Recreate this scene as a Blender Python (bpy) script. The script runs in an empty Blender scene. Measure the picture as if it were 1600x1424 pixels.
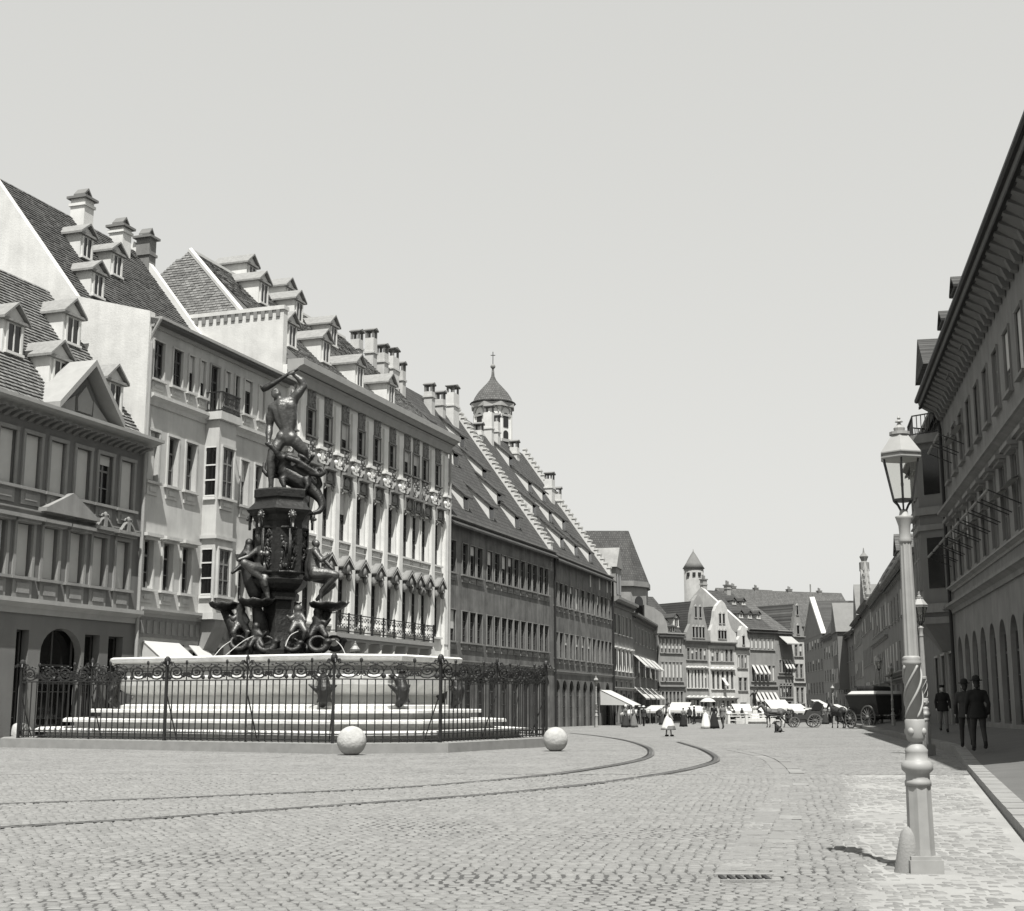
import bpy, math, random
from mathutils import Vector, Matrix, noise
random.seed(11)
R = math.radians
SC = bpy.context.scene
COL = SC.collection

# ------------------------------------------------------------------ camera
F, CX, CY, HOR, HC = 2100.0, 800.0, 712.0, 1098.0, 1.4      # focal length and horizon in photo pixels
TH = math.atan((HOR - CY) / F)
cam = bpy.data.cameras.new('camera'); cam.sensor_fit = 'HORIZONTAL'; cam.sensor_width = 36
cam.lens = F / 1600 * 36; cam.clip_end = 3000; cam.clip_start = .1
camo = bpy.data.objects.new('camera', cam); COL.objects.link(camo)
camo.location = (0, 0, HC); camo.rotation_euler = (math.pi / 2 + TH, 0, 0)
SC.camera = camo
# ------------------------------------------------------------------ sky, sun, exposure
SUNV = Vector((.22, -1.9, 3.7)).normalized()
w = bpy.data.worlds.new('World'); SC.world = w; w.use_nodes = True
nt = w.node_tree; nt.nodes.clear()
o_ = nt.nodes.new('ShaderNodeOutputWorld'); b_ = nt.nodes.new('ShaderNodeBackground')
sk = nt.nodes.new('ShaderNodeTexSky'); sk.sky_type = 'NISHITA'; sk.sun_disc = False
sk.sun_elevation = math.asin(SUNV.z); sk.sun_rotation = math.atan2(SUNV.x, SUNV.y)
sk.air_density = 1.0; sk.dust_density = 3.0; sk.ozone_density = 1.0
bw = nt.nodes.new('ShaderNodeRGBToBW'); pw = nt.nodes.new('ShaderNodeMath'); pw.operation = 'POWER'; pw.inputs[1].default_value = .2
mu = nt.nodes.new('ShaderNodeMixRGB'); mu.blend_type = 'MULTIPLY'; mu.inputs[0].default_value = 1; mu.inputs[2].default_value = (1, 1, .965, 1)
nt.links.new(sk.outputs[0], bw.inputs[0]); nt.links.new(bw.outputs[0], pw.inputs[0])
nt.links.new(pw.outputs[0], mu.inputs[1]); nt.links.new(mu.outputs[0], b_.inputs[0])
b_.inputs[1].default_value = .345
nt.links.new(b_.outputs[0], o_.inputs[0])
sun = bpy.data.lights.new('sun', 'SUN'); sun.energy = 5.0; sun.angle = R(.5); sun.color = (1, .985, .95)
suno = bpy.data.objects.new('sun', sun); COL.objects.link(suno)
suno.rotation_euler = SUNV.to_track_quat('Z', 'Y').to_euler(); suno.location = (20, -60, 90)
SC.view_settings.view_transform = 'Standard'; SC.view_settings.look = 'None'
SC.view_settings.exposure = .8; SC.view_settings.gamma = 1; SC.view_settings.use_curve_mapping = False
SC.cycles.max_bounces = 6; SC.cycles.use_denoising = True

# ------------------------------------------------------------------ pixels to places
cT, sT = math.cos(TH), math.sin(TH)
def ray(u, v):
    x, y = (u - CX) / F, (CY - v) / F
    return Vector((x, cT - y * sT, sT + y * cT))
def clamp(a, b=0., c=1.): return max(b, min(c, a))
def zg(y): return -.9 * clamp((y - 42) / 123)
def fr(y): return 6.95 + .211 * y                     # foot of the right-hand facades
def xk(y):                                            # kerb of the right-hand pavement
    t = 2.75 + .082 * clamp(38 - y, 0, 34)
    return fr(y) - t
def zp(x, y):
    t = max(0, fr(y) - x)
    return zg(y) + .12 + .5 * clamp(1 - t / 3.4)
def gp(u, v, dz=0.):
    d = ray(u, v); y = 40.
    for _ in range(40):
        y = .5 * y + .5 * clamp((zg(y) + dz - HC) / d.z * d.y, 3, 600)
    return Vector((d.x / d.y * y, y, zg(y) + dz))
def on_y(u, v, y):
    d = ray(u, v); t = y / d.y
    return Vector((d.x * t, y, HC + d.z * t))

# ------------------------------------------------------------------ materials (all grey: the photograph is monochrome)
MATS = {}
def mat(name, val, rough=.85, amt=.25, scale=2., bump=0., bscale=30., streak=0., spec=.3, metal=0., island=0., kind=None, tint=(1, 1, .97)):
    if name in MATS: return MATS[name]
    m = bpy.data.materials.new(name); m.use_nodes = True; MATS[name] = m
    n = m.node_tree.nodes; L = m.node_tree.links; p = n['Principled BSDF']
    p.inputs['Roughness'].default_value = rough; p.inputs['Metallic'].default_value = metal
    p.inputs['Specular IOR Level'].default_value = spec
    tc = n.new('ShaderNodeTexCoord'); geo = n.new('ShaderNodeNewGeometry')
    def math_(op, a, b):
        q = n.new('ShaderNodeMath'); q.operation = op
        for i, x in enumerate((a, b)):
            if isinstance(x, (int, float)): q.inputs[i].default_value = x
            else: L.new(x, q.inputs[i])
        return q.outputs[0]
    def noise(sc, vec, det=5, rg=.6):
        q = n.new('ShaderNodeTexNoise'); q.inputs['Scale'].default_value = sc; q.inputs['Detail'].default_value = det
        q.inputs['Roughness'].default_value = rg; L.new(vec, q.inputs['Vector']); return q.outputs[0]
    P = geo.outputs['Position']
    f = math_('ADD', 1 - amt * .5 * 2, math_('MULTIPLY', noise(scale, P), amt * 2))
    if streak:
        mp = n.new('ShaderNodeMapping'); mp.inputs['Scale'].default_value = (1, 1, .09); L.new(P, mp.inputs['Vector'])
        f = math_('MULTIPLY', f, math_('ADD', 1 - streak, math_('MULTIPLY', noise(2.2, mp.outputs[0], 6, .7), streak * 2)))
    if island:
        f = math_('MULTIPLY', f, math_('ADD', 1 - island, math_('MULTIPLY', geo.outputs['Random Per Island'], island * 2)))
    hgt = None
    if kind == 'cobble':
        vo = n.new('ShaderNodeTexVoronoi'); vo.feature = 'DISTANCE_TO_EDGE'; vo.inputs['Scale'].default_value = 7.2; L.new(P, vo.inputs['Vector'])
        e = n.new('ShaderNodeMapRange'); e.inputs['From Min'].default_value = .0; e.inputs['From Max'].default_value = .12; L.new(vo.outputs['Distance'], e.inputs['Value'])
        dust = n.new('ShaderNodeMapRange'); dust.inputs['From Min'].default_value = .42; dust.inputs['From Max'].default_value = .62; L.new(noise(.55, P, 6, .7), dust.inputs['Value'])
        mp2 = n.new('ShaderNodeMapping'); mp2.inputs['Scale'].default_value = (1.6, 3.2, 1); mp2.inputs['Rotation'].default_value = (0, 0, .3); L.new(P, mp2.inputs['Vector'])
        sp2 = n.new('ShaderNodeMapRange'); sp2.inputs['From Min'].default_value = .4; sp2.inputs['From Max'].default_value = .47; sp2.inputs['To Min'].default_value = .42; L.new(noise(2.1, mp2.outputs[0], 8, .75), sp2.inputs['Value'])
        f = math_('MULTIPLY', f, sp2.outputs[0])
        j = math_('MAXIMUM', e.outputs[0], dust.outputs[0])
        f = math_('MULTIPLY', f, math_('ADD', .6, math_('MULTIPLY', j, .4)))
        hgt = e.outputs[0]
    if kind == 'tile':
        br = n.new('ShaderNodeTexBrick'); br.inputs['Scale'].default_value = 1; br.inputs['Brick Width'].default_value = .22; br.inputs['Row Height'].default_value = .3
        br.inputs['Mortar Size'].default_value = .03; br.inputs['Color1'].default_value = (.75,) * 3 + (1,); br.inputs['Color2'].default_value = (1.2,) * 3 + (1,); br.inputs['Mortar'].default_value = (.45,) * 3 + (1,)
        sp = n.new('ShaderNodeSeparateXYZ'); cb = n.new('ShaderNodeCombineXYZ'); L.new(tc.outputs['Object'], sp.inputs[0])
        L.new(sp.outputs['X'], cb.inputs['X']); L.new(sp.outputs['Z'], cb.inputs['Y']); L.new(cb.outputs[0], br.inputs['Vector'])
        f = math_('MULTIPLY', f, math_('ADD', br.outputs['Color'], 0.)); hgt = br.outputs['Color']
    cc = n.new('ShaderNodeCombineColor')
    for i, k in enumerate(tint): L.new(math_('MULTIPLY', f, val * k), cc.inputs[i])
    L.new(cc.outputs[0], p.inputs['Base Color'])
    if bump or hgt:
        bp = n.new('ShaderNodeBump'); bp.inputs['Strength'].default_value = bump or .6; bp.inputs['Distance'].default_value = .03
        L.new(hgt or noise(bscale, P, 4), bp.inputs['Height']); L.new(bp.outputs[0], p.inputs['Normal'])
    return m
M_ground = mat('cobbled_ground', 0.2, .95, .24, .3, bump=.6, kind='cobble')
M_stone = mat('sett_stone', 0.172, .95, .14, 1.2, bump=.4, bscale=90, island=.13)
M_dust = mat('joint_dust', 0.108, .95, .25, 3., bump=.3)
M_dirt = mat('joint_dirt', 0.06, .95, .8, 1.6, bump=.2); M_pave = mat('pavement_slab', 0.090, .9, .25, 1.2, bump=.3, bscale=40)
M_kerb = mat('kerb_granite', 0.198, .85, .3, 3., bump=.3, bscale=60, island=.12)
M_white = mat('white_plaster', .52, .9, .22, 1.0, bump=.15, streak=.2)
M_pale = mat('pale_plaster', 0.385, .9, .32, .9, bump=.2, streak=.3)
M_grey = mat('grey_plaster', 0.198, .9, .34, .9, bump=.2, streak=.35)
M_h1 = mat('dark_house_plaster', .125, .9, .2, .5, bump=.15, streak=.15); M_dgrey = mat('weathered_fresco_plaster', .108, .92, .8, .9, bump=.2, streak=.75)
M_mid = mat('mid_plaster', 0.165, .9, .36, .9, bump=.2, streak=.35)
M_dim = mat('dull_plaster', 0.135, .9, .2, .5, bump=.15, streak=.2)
M_trim = mat('stone_trim', 0.252, .85, .2, 2., bump=.2)
M_trimw = mat('white_trim', 0.5, .85, .1, 2.)
M_palace = mat('palace_plaster', 0.56, .9, .24, 1.2, bump=.15, streak=.25); M_stucco = mat('stucco_ornament', 0.171, .85, .35, 6., bump=.5, bscale=18)
M_roof = mat('old_roof_tile', 0.068, .9, .35, .8, island=.25)
M_droof = mat('dormer_roof_tile', .19, .9, .4, 5., bump=.5, bscale=9); M_roofp = mat('pale_roof_tile', 0.13, .9, .3, 1., island=.3)
M_rooff = mat('far_roof_tile', 0.056, .95, .4, .7, kind='tile', bump=.5)
M_roofl = mat('light_roof_tile', 0.090, .95, .3, .7, kind='tile', bump=.5)
M_fire = mat('stained_fire_wall', .47, .92, .3, .9, bump=.3, bscale=12, streak=.22); M_mortar = mat('white_mortar_verge', 0.46, .9, .2, 3.)
M_glass = mat('window_glass', 0.008, .08, .3, .9, spec=.5)
M_frame = mat('window_wood', 0.16, .7, .15, 5.)
M_framed = mat('dark_window_wood', 0.06, .7, .15, 5.)
M_blind = mat('window_blind', 0.42, .9, .1, 3.)
M_cloth = mat('awning_canvas', 0.38, .9, .08, 3.)
M_clothd = mat('dull_awning_canvas', 0.28, .9, .15, 3.)
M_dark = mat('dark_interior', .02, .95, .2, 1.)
M_iron = mat('wrought_iron', .014, .55, .3, 8., spec=.4)
M_steel = mat('rail_steel', .05, .6, .3, 8., spec=.4)
M_bronze = mat('dark_bronze', .036, .5, .6, 4., spec=.4, metal=.7, bump=.8, bscale=9)
M_bronzew = mat('worn_bronze', .085, .46, .6, 4., spec=.4, metal=.7, bump=.75, bscale=9)
M_marble = mat('fountain_stone', 0.5, .85, .4, 1.6, bump=.4, streak=.3)
M_lamp = mat('lamp_paint', 0.24, .55, .25, 6., spec=.4)
M_wood = mat('cart_wood', .035, .7, .3, 6.)
M_woodl = mat('stall_wood', 0.16, .8, .3, 6.)
M_black = mat('black_cloth', .012, .9, .3, 8.)
M_dcloth = mat('dark_wool', .03, .9, .3, 8.)
M_gcloth = mat('grey_wool', .12, .9, .25, 8.)
M_wcloth = mat('white_cotton', 0.5, .9, .12, 8.)
M_skin = mat('skin', 0.3, .6, .1, 8.)
M_hair = mat('hair', .02, .7, .3, 20.)
M_horse = mat('horse_coat', .022, .55, .3, 6.)
M_leaf = mat('leaves', .06, .8, .4, 4., island=.3)
def glassmat():
    m = bpy.data.materials.new('lantern_glass'); m.use_nodes = True; n = m.node_tree.nodes; L = m.node_tree.links
    n.clear(); o = n.new('ShaderNodeOutputMaterial'); mx = n.new('ShaderNodeMixShader'); t = n.new('ShaderNodeBsdfTransparent'); g = n.new('ShaderNodeBsdfGlossy')
    t.inputs[0].default_value = (.9, .9, .88, 1); g.inputs['Roughness'].default_value = .05; mx.inputs[0].default_value = .08
    L.new(t.outputs[0], mx.inputs[1]); L.new(g.outputs[0], mx.inputs[2]); L.new(mx.outputs[0], o.inputs[0]); return m
M_lglass = glassmat()
def watermat():
    m = bpy.data.materials.new('fountain_water'); m.use_nodes = True; p = m.node_tree.nodes['Principled BSDF']
    p.inputs['Base Color'].default_value = (.8, .8, .78, 1); p.inputs['Roughness'].default_value = .3; p.inputs['Alpha'].default_value = .35; return m
M_water = watermat()

# ------------------------------------------------------------------ mesh helpers
class MB:
    def __init__(s): s.v = []; s.f = []
    def add(s, vs, fs):
        n = len(s.v); s.v += [tuple(p) for p in vs]; s.f += [tuple(i + n for i in q) for q in fs]; return s
    def quad(s, *p): return s.add(p, [tuple(range(len(p)))])
    def box(s, x0, x1, y0, y1, z0, z1):
        return s.add([(x0, y0, z0), (x1, y0, z0), (x1, y1, z0), (x0, y1, z0), (x0, y0, z1), (x1, y0, z1), (x1, y1, z1), (x0, y1, z1)],
                     [(3, 2, 1, 0), (4, 5, 6, 7), (0, 1, 5, 4), (1, 2, 6, 5), (2, 3, 7, 6), (3, 0, 4, 7)])
    def ext(s, poly, a, b, ax='y'):
        k = len(poly)
        def P(p, c):
            return {'y': (p[0], c, p[1]), 'x': (c, p[0], p[1]), 'z': (p[0], p[1], c)}[ax]
        vs = [P(p, a) for p in poly] + [P(p, b) for p in poly]
        return s.add(vs, [tuple(range(k)), tuple(range(2 * k - 1, k - 1, -1))] + [(i, (i + 1) % k, k + (i + 1) % k, k + i) for i in range(k)])
    def loft(s, rings, cap=True):
        k = len(rings[0]); n = len(rings); vs = [p for r_ in rings for p in r_]; fs = []
        for i in range(n - 1):
            for j in range(k): fs.append((i * k + j, i * k + (j + 1) % k, (i + 1) * k + (j + 1) % k, (i + 1) * k + j))
        if cap: fs += [tuple(range(k - 1, -1, -1)), tuple(range((n - 1) * k, n * k))]
        return s.add(vs, fs)
    def lathe(s, prof, n=12, c=(0, 0), rot=0., sx=1., sy=1.):
        return s.loft([[(c[0] + sx * r_ * math.cos(rot + 2 * math.pi * j / n), c[1] + sy * r_ * math.sin(rot + 2 * math.pi * j / n), z) for j in range(n)] for r_, z in prof])
    def tube(s, pts, rad, n=6, closed=False):
        pts = [Vector(p) for p in pts]; rings = []
        if not hasattr(rad, '__len__'): rad = [rad] * len(pts)
        for i, p in enumerate(pts):
            t = (pts[min(i + 1, len(pts) - 1)] - pts[max(i - 1, 0)])
            if t.length < 1e-9: t = Vector((0, 0, 1))
            t.normalize(); a = t.cross(Vector((0, 0, 1)) if abs(t.z) < .95 else Vector((1, 0, 0))).normalized(); b = a.cross(t)
            rings.append([p + (a * math.cos(2 * math.pi * (j + .5) / n) + b * math.sin(2 * math.pi * (j + .5) / n)) * rad[i] for j in range(n)])
        return s.loft(rings)
    def sph(s, c, r, n=12, m=8, rot=None):
        if not hasattr(r, '__len__'): r = (r, r, r)
        rings = []
        for i in range(1, m):
            a = math.pi * i / m
            rings.append([Vector((r[0] * math.sin(a) * math.cos(2 * math.pi * j / n), r[1] * math.sin(a) * math.sin(2 * math.pi * j / n), -r[2] * math.cos(a))) for j in range(n)])
        k = len(s.v); vs = [p for q in rings for p in q] + [Vector((0, 0, -r[2])), Vector((0, 0, r[2]))]
        if rot is not None: vs = [rot @ p for p in vs]
        fs = []
        for i in range(m - 2):
            for j in range(n): fs.append((i * n + j, i * n + (j + 1) % n, (i + 1) * n + (j + 1) % n, (i + 1) * n + j))
        B, T = (m - 1) * n, (m - 1) * n + 1
        fs += [(B, (j + 1) % n, j) for j in range(n)] + [(T, (m - 2) * n + j, (m - 2) * n + (j + 1) % n) for j in range(n)]
        return s.add([Vector(c) + p for p in vs], fs)
    def cap(s, a, b, ra, rb=None, n=10):
        rb = ra if rb is None else rb; a, b = Vector(a), Vector(b)
        s.sph(a, ra, n, 6); s.sph(b, rb, n, 6)
        if (b - a).length > 1e-4: s.tube([a, b], [ra, rb], n)
        return s
    def xf(s, M): s.v = [tuple(M @ Vector(p)) for p in s.v]; return s
    def merge(s, o): return s.add(o.v, o.f)
    def mesh(s, name='mesh', m=None, smooth=False):
        assert max(max(q) for q in s.f) < len(s.v), name
        me = bpy.data.meshes.new(name); me.from_pydata(s.v, [], s.f)
        if smooth: me.polygons.foreach_set('use_smooth', [True] * len(me.polygons))
        if m: me.materials.append(m)
        me.update(); return me
    def build(s, name, m, parent=None, smooth=False, **k):
        return obj(name, s.mesh(name, m, smooth), parent, **k)
def obj(name, me, parent=None, loc=None, rz=None, label=None, cat=None, group=None, kind=None, scale=None):
    o = bpy.data.objects.new(name, me); COL.objects.link(o); o.parent = parent
    if loc is not None: o.location = loc
    if rz is not None: o.rotation_euler = (0, 0, rz)
    if scale is not None: o.scale = (scale,) * 3
    for k, x in (('label', label), ('category', cat), ('group', group), ('kind', kind)):
        if x: o[k] = x
    return o
def thing(name, label, cat, loc=(0, 0, 0), rz=0, group=None): return obj(name, None, None, loc, rz, label, cat, group)
def copy_tree(o, parent=None, loc=None, rz=None, label=None, scale=None):
    c = o.copy(); COL.objects.link(c); c.parent = parent
    if loc is not None: c.location = loc
    if rz is not None: c.rotation_euler = (0, 0, rz)
    if label: c['label'] = label
    if scale: c.scale = (scale,) * 3
    for ch in o.children: copy_tree(ch, c)
    return c
def melt(mb, vox, m, smooth=4, name='body'):
    """union of overlapping shapes as one continuous skin"""
    o = bpy.data.objects.new('tmp', mb.mesh('tmp')); COL.objects.link(o)
    r = o.modifiers.new('r', 'REMESH'); r.mode = 'VOXEL'; r.voxel_size = vox; r.use_smooth_shade = True
    if smooth: q = o.modifiers.new('s', 'SMOOTH'); q.factor = .5; q.iterations = smooth
    dg = bpy.context.evaluated_depsgraph_get(); dg.update()
    me = bpy.data.meshes.new_from_object(o.evaluated_get(dg)); me.name = name
    bpy.data.objects.remove(o); me.materials.clear(); me.materials.append(m)
    me.polygons.foreach_set('use_smooth', [True] * len(me.polygons)); return me

# ------------------------------------------------------------------ building kit
CACHE = {}
def cached(key, fn):
    if key not in CACHE: CACHE[key] = fn()
    return CACHE[key]
def q2(x): return round(x * 20) / 20
class House:
    def __init__(s, name, label, cat, p0, p1, group=None, z0=None):
        s.p0 = Vector((p0[0], p0[1])); d = Vector((p1[0], p1[1])) - s.p0; s.L = d.length; s.d = d.normalized(); s.n = Vector((-s.d.y, s.d.x))
        s.z0 = min(zg(p0[1]), zg(p1[1])) if z0 is None else z0
        s.e = thing(name, label, cat, (p0[0], p0[1], s.z0), math.atan2(d.y, d.x), group); s.open = []
    def at(s, u, v, y=0.):
        r = ray(u, v); r2 = Vector((r.x, r.y)); t = (s.p0.dot(s.n) + y) / r2.dot(s.n)
        return (r2 * t - s.p0).dot(s.d), HC + r.z * t - s.z0
    def side(s, u, v, x):
        r = ray(u, v); r2 = Vector((r.x, r.y)); t = (s.p0.dot(s.d) + x) / r2.dot(s.d)
        return (r2 * t - s.p0).dot(s.n), HC + r.z * t - s.z0
    def hole(s, x0, x1, z0, z1, arch=False): s.open.append((x0, x1, z0, z1, arch))
    def win(s, x0, x1, z0, z1, dep=.22, sur=.13, sill=.1, hood=None, apron=None, blind=0, bars=2, arch=False, ms=None, fm=None, name='window', yb=0., parent=None, hole=True):
        ms = ms or M_trim; fm = fm or M_frame
        if hole: s.hole(x0, x1, z0, z1, arch)
        w, h = q2(x1 - x0), q2(z1 - z0); w = max(w, .25)
        def fr_():
            b = MB(); t = min(.07, w * .12)
            b.box(0, t, 0, .07, 0, h); b.box(w - t, w, 0, .07, 0, h); b.box(t, w - t, .002, .068, 0, t); b.box(t, w - t, .002, .068, h - t, h)
            b.box(w / 2 - t * .45, w / 2 + t * .45, .01, .06, t, h - t)
            zz = [h * .68] + [h * .68 * k / bars for k in range(1, bars)] if bars else []
            for i, z in enumerate(zz):
                tt = t * (.55 if i == 0 else .28); b.box(t, w - t, .014, .056, z - tt, z + tt)
            return b.mesh('window', fm)
        x0 = (x0 + x1) / 2 - w / 2
        o = obj(name, cached(('f', w, h, bars, fm.name), fr_), parent or s.e, (x0, yb + dep, z0))
        par = parent or o; off = Vector((x0, yb + dep, z0)) if parent else Vector((0, 0, 0))
        if not blind and name == 'window' and not parent and h > 1.2 and random.random() < .3: blind = random.choice((.3, .45, .6, .95))
        def sub(n, key, fn, loc=(0, 0, 0)): return obj(n, cached(key, fn), par, off + Vector(loc))
        sub('pane', ('p', w, h), lambda: MB().box(.01, w - .01, .04, .05, .01, h - .01).mesh('pane', M_glass))
        if blind: sub('blind', ('b', w, h, blind), lambda: MB().box(.05, w - .05, -.03, -.01, h * (1 - blind), h - .02).mesh('blind', M_blind))
        if sur:
            def su():
                b = MB(); y0, y1 = -dep - .06, -dep + .05; q = sur
                b.box(-q, 0, y0, y1, -.0, h); b.box(w, w + q, y0, y1, -.0, h); b.box(-q, w + q, y0 - .015, y1, h, h + q)
                return b.mesh('surround', ms)
            sub('surround', ('s', w, h, sur, dep, ms.name), su)
        if sill: sub('sill', ('l', w, sill, sur, dep, ms.name), lambda: MB().box(-sur - .1, w + sur + .1, -dep - .16, -dep + .1, -sill, 0).mesh('sill', ms))
        if apron: sub('apron', ('a', w, apron, sur, dep, ms.name), lambda: MB().box(-sur * .6, w + sur * .6, -dep - .05, -dep + .02, -apron, -sill - .005).box(.1, w - .1, -dep - .09, -dep, -apron * .75, -sill - .12).mesh('apron', ms))
        if hood:
            def ho():
                b = MB(); y0, y1 = -dep - .34, -dep + .03; q = sur + .14; zz = h + sur + (.0 if hood == 'flat' else .12)
                b.box(-q, w + q, y0, y1, zz, zz + .13); b.box(-q + .08, w + q - .08, y0 + .12, y1, zz - .1, zz - .002)
                if hood == 'ped': b.ext([(-q, zz + .132), (w + q, zz + .132), (w / 2, zz + .13 + w * .34)], y0 + .02, y1)
                if hood == 'seg': b.ext([(w / 2 + (w / 2 + q) * math.cos(a), zz + .132 + w * .3 * math.sin(a)) for a in [math.pi * k / 10 for k in range(11)]], y0 + .02, y1)
                if hood == 'shell':
                    for s_ in (-1, 1):
                        b.tube([(w / 2 + s_ * (.12 + .11 * k + .0), y0 + .14, zz + .45 - .09 * k + .03 * math.sin(k * 1.5)) for k in range(5)], .06, 5); b.tube([(w / 2 + s_ * (.14 + .09 * math.cos(t)), y0 + .14, zz + .52 + .09 * math.sin(t)) for t in [k * .7 for k in range(8)]], .035, 5)
                    b.box(w / 2 - .09, w / 2 + .09, y0 + .08, y1, zz + .13, zz + .5); b.sph((w / 2, y0 + .14, zz + .58), (.1, .08, .13), 8, 6)
                return b.mesh('hood', ms)
            sub('hood', ('h', w, h, hood, sur, dep, ms.name), ho)
        return o
    def wall(s, z1, m, z0=-1.2, x0=0., x1=None, depth=11., dep=.3, name='wall', y=0., body=True, gable=None):
        x1 = s.L if x1 is None else x1; b = MB(); op = [o for o in s.open]
        xs = sorted({x0, x1} | {o[0] for o in op} | {o[1] for o in op}); zs = sorted({z0, z1} | {o[2] for o in op} | {o[3] for o in op})
        xs = [x for x in xs if x0 <= x <= x1]; zs = [z for z in zs if z0 <= z <= z1]
        for k in range(len(zs) - 1):
            zc = (zs[k] + zs[k + 1]) / 2; run = None
            for i in range(len(xs)):
                solid = i < len(xs) - 1 and not any(o[0] < (xs[i] + xs[i + 1]) / 2 < o[1] and o[2] < zc < o[3] for o in op)
                if solid and run is None: run = xs[i]
                if not solid and run is not None:
                    b.quad((run, y, zs[k]), (xs[i], y, zs[k]), (xs[i], y, zs[k + 1]), (run, y, zs[k + 1])); run = None
        for (a, c, e, f, arch) in op:
            if arch:
                r = (c - a) / 2; rise = min(r * (1. if arch is True else arch), f - e - .1); cx = (a + c) / 2; sp = f - rise; N = 12
                arc = [(cx + r * math.cos(math.pi * k / N), sp + rise * math.sin(math.pi * k / N)) for k in range(N + 1)]
                for k in range(N):
                    p, q = arc[k], arc[k + 1]
                    b.quad((p[0], y, p[1]), (q[0], y, q[1]), (q[0], y, f), (p[0], y, f)); b.quad((p[0], y, p[1]), (q[0], y, q[1]), (q[0], y + dep, q[1]), (p[0], y + dep, p[1]))
                top = sp
            else: top = f; b.quad((a, y, f), (c, y, f), (c, y + dep, f), (a, y + dep, f))
            for xx in (a, c): b.quad((xx, y, e), (xx, y + dep, e), (xx, y + dep, top), (xx, y, top))
            b.quad((a, y, e), (c, y, e), (c, y + dep, e), (a, y + dep, e))
        if body:
            for xx in (x0, x1): b.quad((xx, y, z0), (xx, y + depth, z0), (xx, y + depth, z1), (xx, y, z1))
            b.quad((x0, y + depth, z0), (x1, y + depth, z0), (x1, y + depth, z1), (x0, y + depth, z1)); b.quad((x0, y, z1), (x1, y, z1), (x1, y + depth, z1), (x0, y + depth, z1))
        return b.build(name, m, s.e)
    def band(s, z, h, proj, m=None, x0=None, x1=None, ov=0., name='cornice', y=0.):
        x0 = -ov if x0 is None else x0; x1 = s.L + ov if x1 is None else x1
        return MB().ext([(y + .05, z - h), (y - proj * .25, z - h), (y - proj * .35, z - h * .6), (y - proj * .8, z - h * .35), (y - proj, z - h * .3), (y - proj, z), (y + .05, z)], x0, x1, 'x').build(name, m or M_trim, s.e)
    def roof(s, ze, yr, zr, yb=None, m=None, ov=.4, x0=0., x1=None, name='roof', drop=.12):
        x1 = s.L if x1 is None else x1; yb = 2 * yr if yb is None else yb
        k = (zr - ze) / yr; s.ze, s.k = ze, k
        return MB().ext([(-ov, ze - ov * k * .6), (0, ze), (yr, zr), (yb, ze), (yb, ze - drop), (0, ze - drop), (-ov, ze - ov * k * .6 - drop)], x0, x1, 'x').build(name, m or M_rooff, s.e)
    def rz(s, y): return s.ze + y * s.k
    def shed(s, xc, y, w=1.5, h=1.1, k2=.3, m=None, mr=None):
        z = s.rz(y); L = h / (s.k - k2)
        def fn():
            b = MB(); b.ext([(0, -.3), (0, h), (L, h + L * k2), (L, h + L * k2 - .25)], -w / 2, w / 2, 'x'); return b.mesh('dormer', m or M_mortar)
        key = (round(s.k, 2), w, h, k2, (m or M_mortar).name)
        o = obj('dormer', cached(('sd',) + key, fn), s.e, (xc, y, z))
        obj('dormer_roof', cached(('sr',) + key, lambda: MB().ext([(-.25, h - .25 * k2 + .02), (L + .1, h + L * k2 + .06), (L + .1, h + L * k2 + .16), (-.25, h - .25 * k2 + .14)], -w / 2 - .12, w / 2 + .12, 'x').mesh('dormer_roof', mr or M_rooff)), o)
        obj('window', cached(('sw',) + key, lambda: MB().box(-w / 2 + .15, w / 2 - .15, -.03, .02, .08, h - .1).mesh('window', M_glass)), o)
        return o
    def dorm(s, xc, y, w=1.5, h=1.6, g=.7, m=None, mr=None, arch=False):
        z = s.rz(y); m = m or M_white; mr = mr or M_roofp; L = (h + g) / s.k; key = (round(s.k, 2), w, h, g, m.name, mr.name, arch)
        def fn():
            b = MB(); Lc = h / s.k; b.ext([(0, -.4), (0, h), (Lc, h), (Lc, h - .4)], -w / 2, w / 2, 'x')
            b.ext([(-w / 2 - .02, h + .002), (w / 2 + .02, h + .002), (0, h + g - .1)], 0, .3); return b.mesh('dormer', m)
        o = obj('dormer', cached(('gd',) + key, fn), s.e, (xc, y, z))
        def rf():
            b = MB(); e = .17
            b.ext([(-w / 2 - e, h - .12), (0, h + g), (w / 2 + e, h - .12), (w / 2 + e, h - .02), (0, h + g + .1), (-w / 2 - e, h - .02)], -.18, L + .15)
            b.box(-w / 2 - e + .03, w / 2 + e - .03, -.14, .04, h - .14, h - .03); return b.mesh('dormer_roof', mr)
        obj('dormer_roof', cached(('gr',) + key, rf), o)
        obj('window', cached(('gw',) + key, lambda: MB().box(-w * .3, w * .3, -.02, .03, .25, h - .22).mesh('window', M_glass)), o)
        obj('window_frame', cached(('gf',) + key, lambda: MB().box(-w * .3 - .1, -w * .3, -.07, .03, .2, h - .2).box(w * .3, w * .3 + .1, -.07, .03, .2, h - .2).box(-.025, .025, -.05, .03, .25, h - .22).box(-w * .3 - .16, w * .3 + .16, -.14, .03, .1, .2).mesh('window_frame', M_trimw)), o)
        return o
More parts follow.
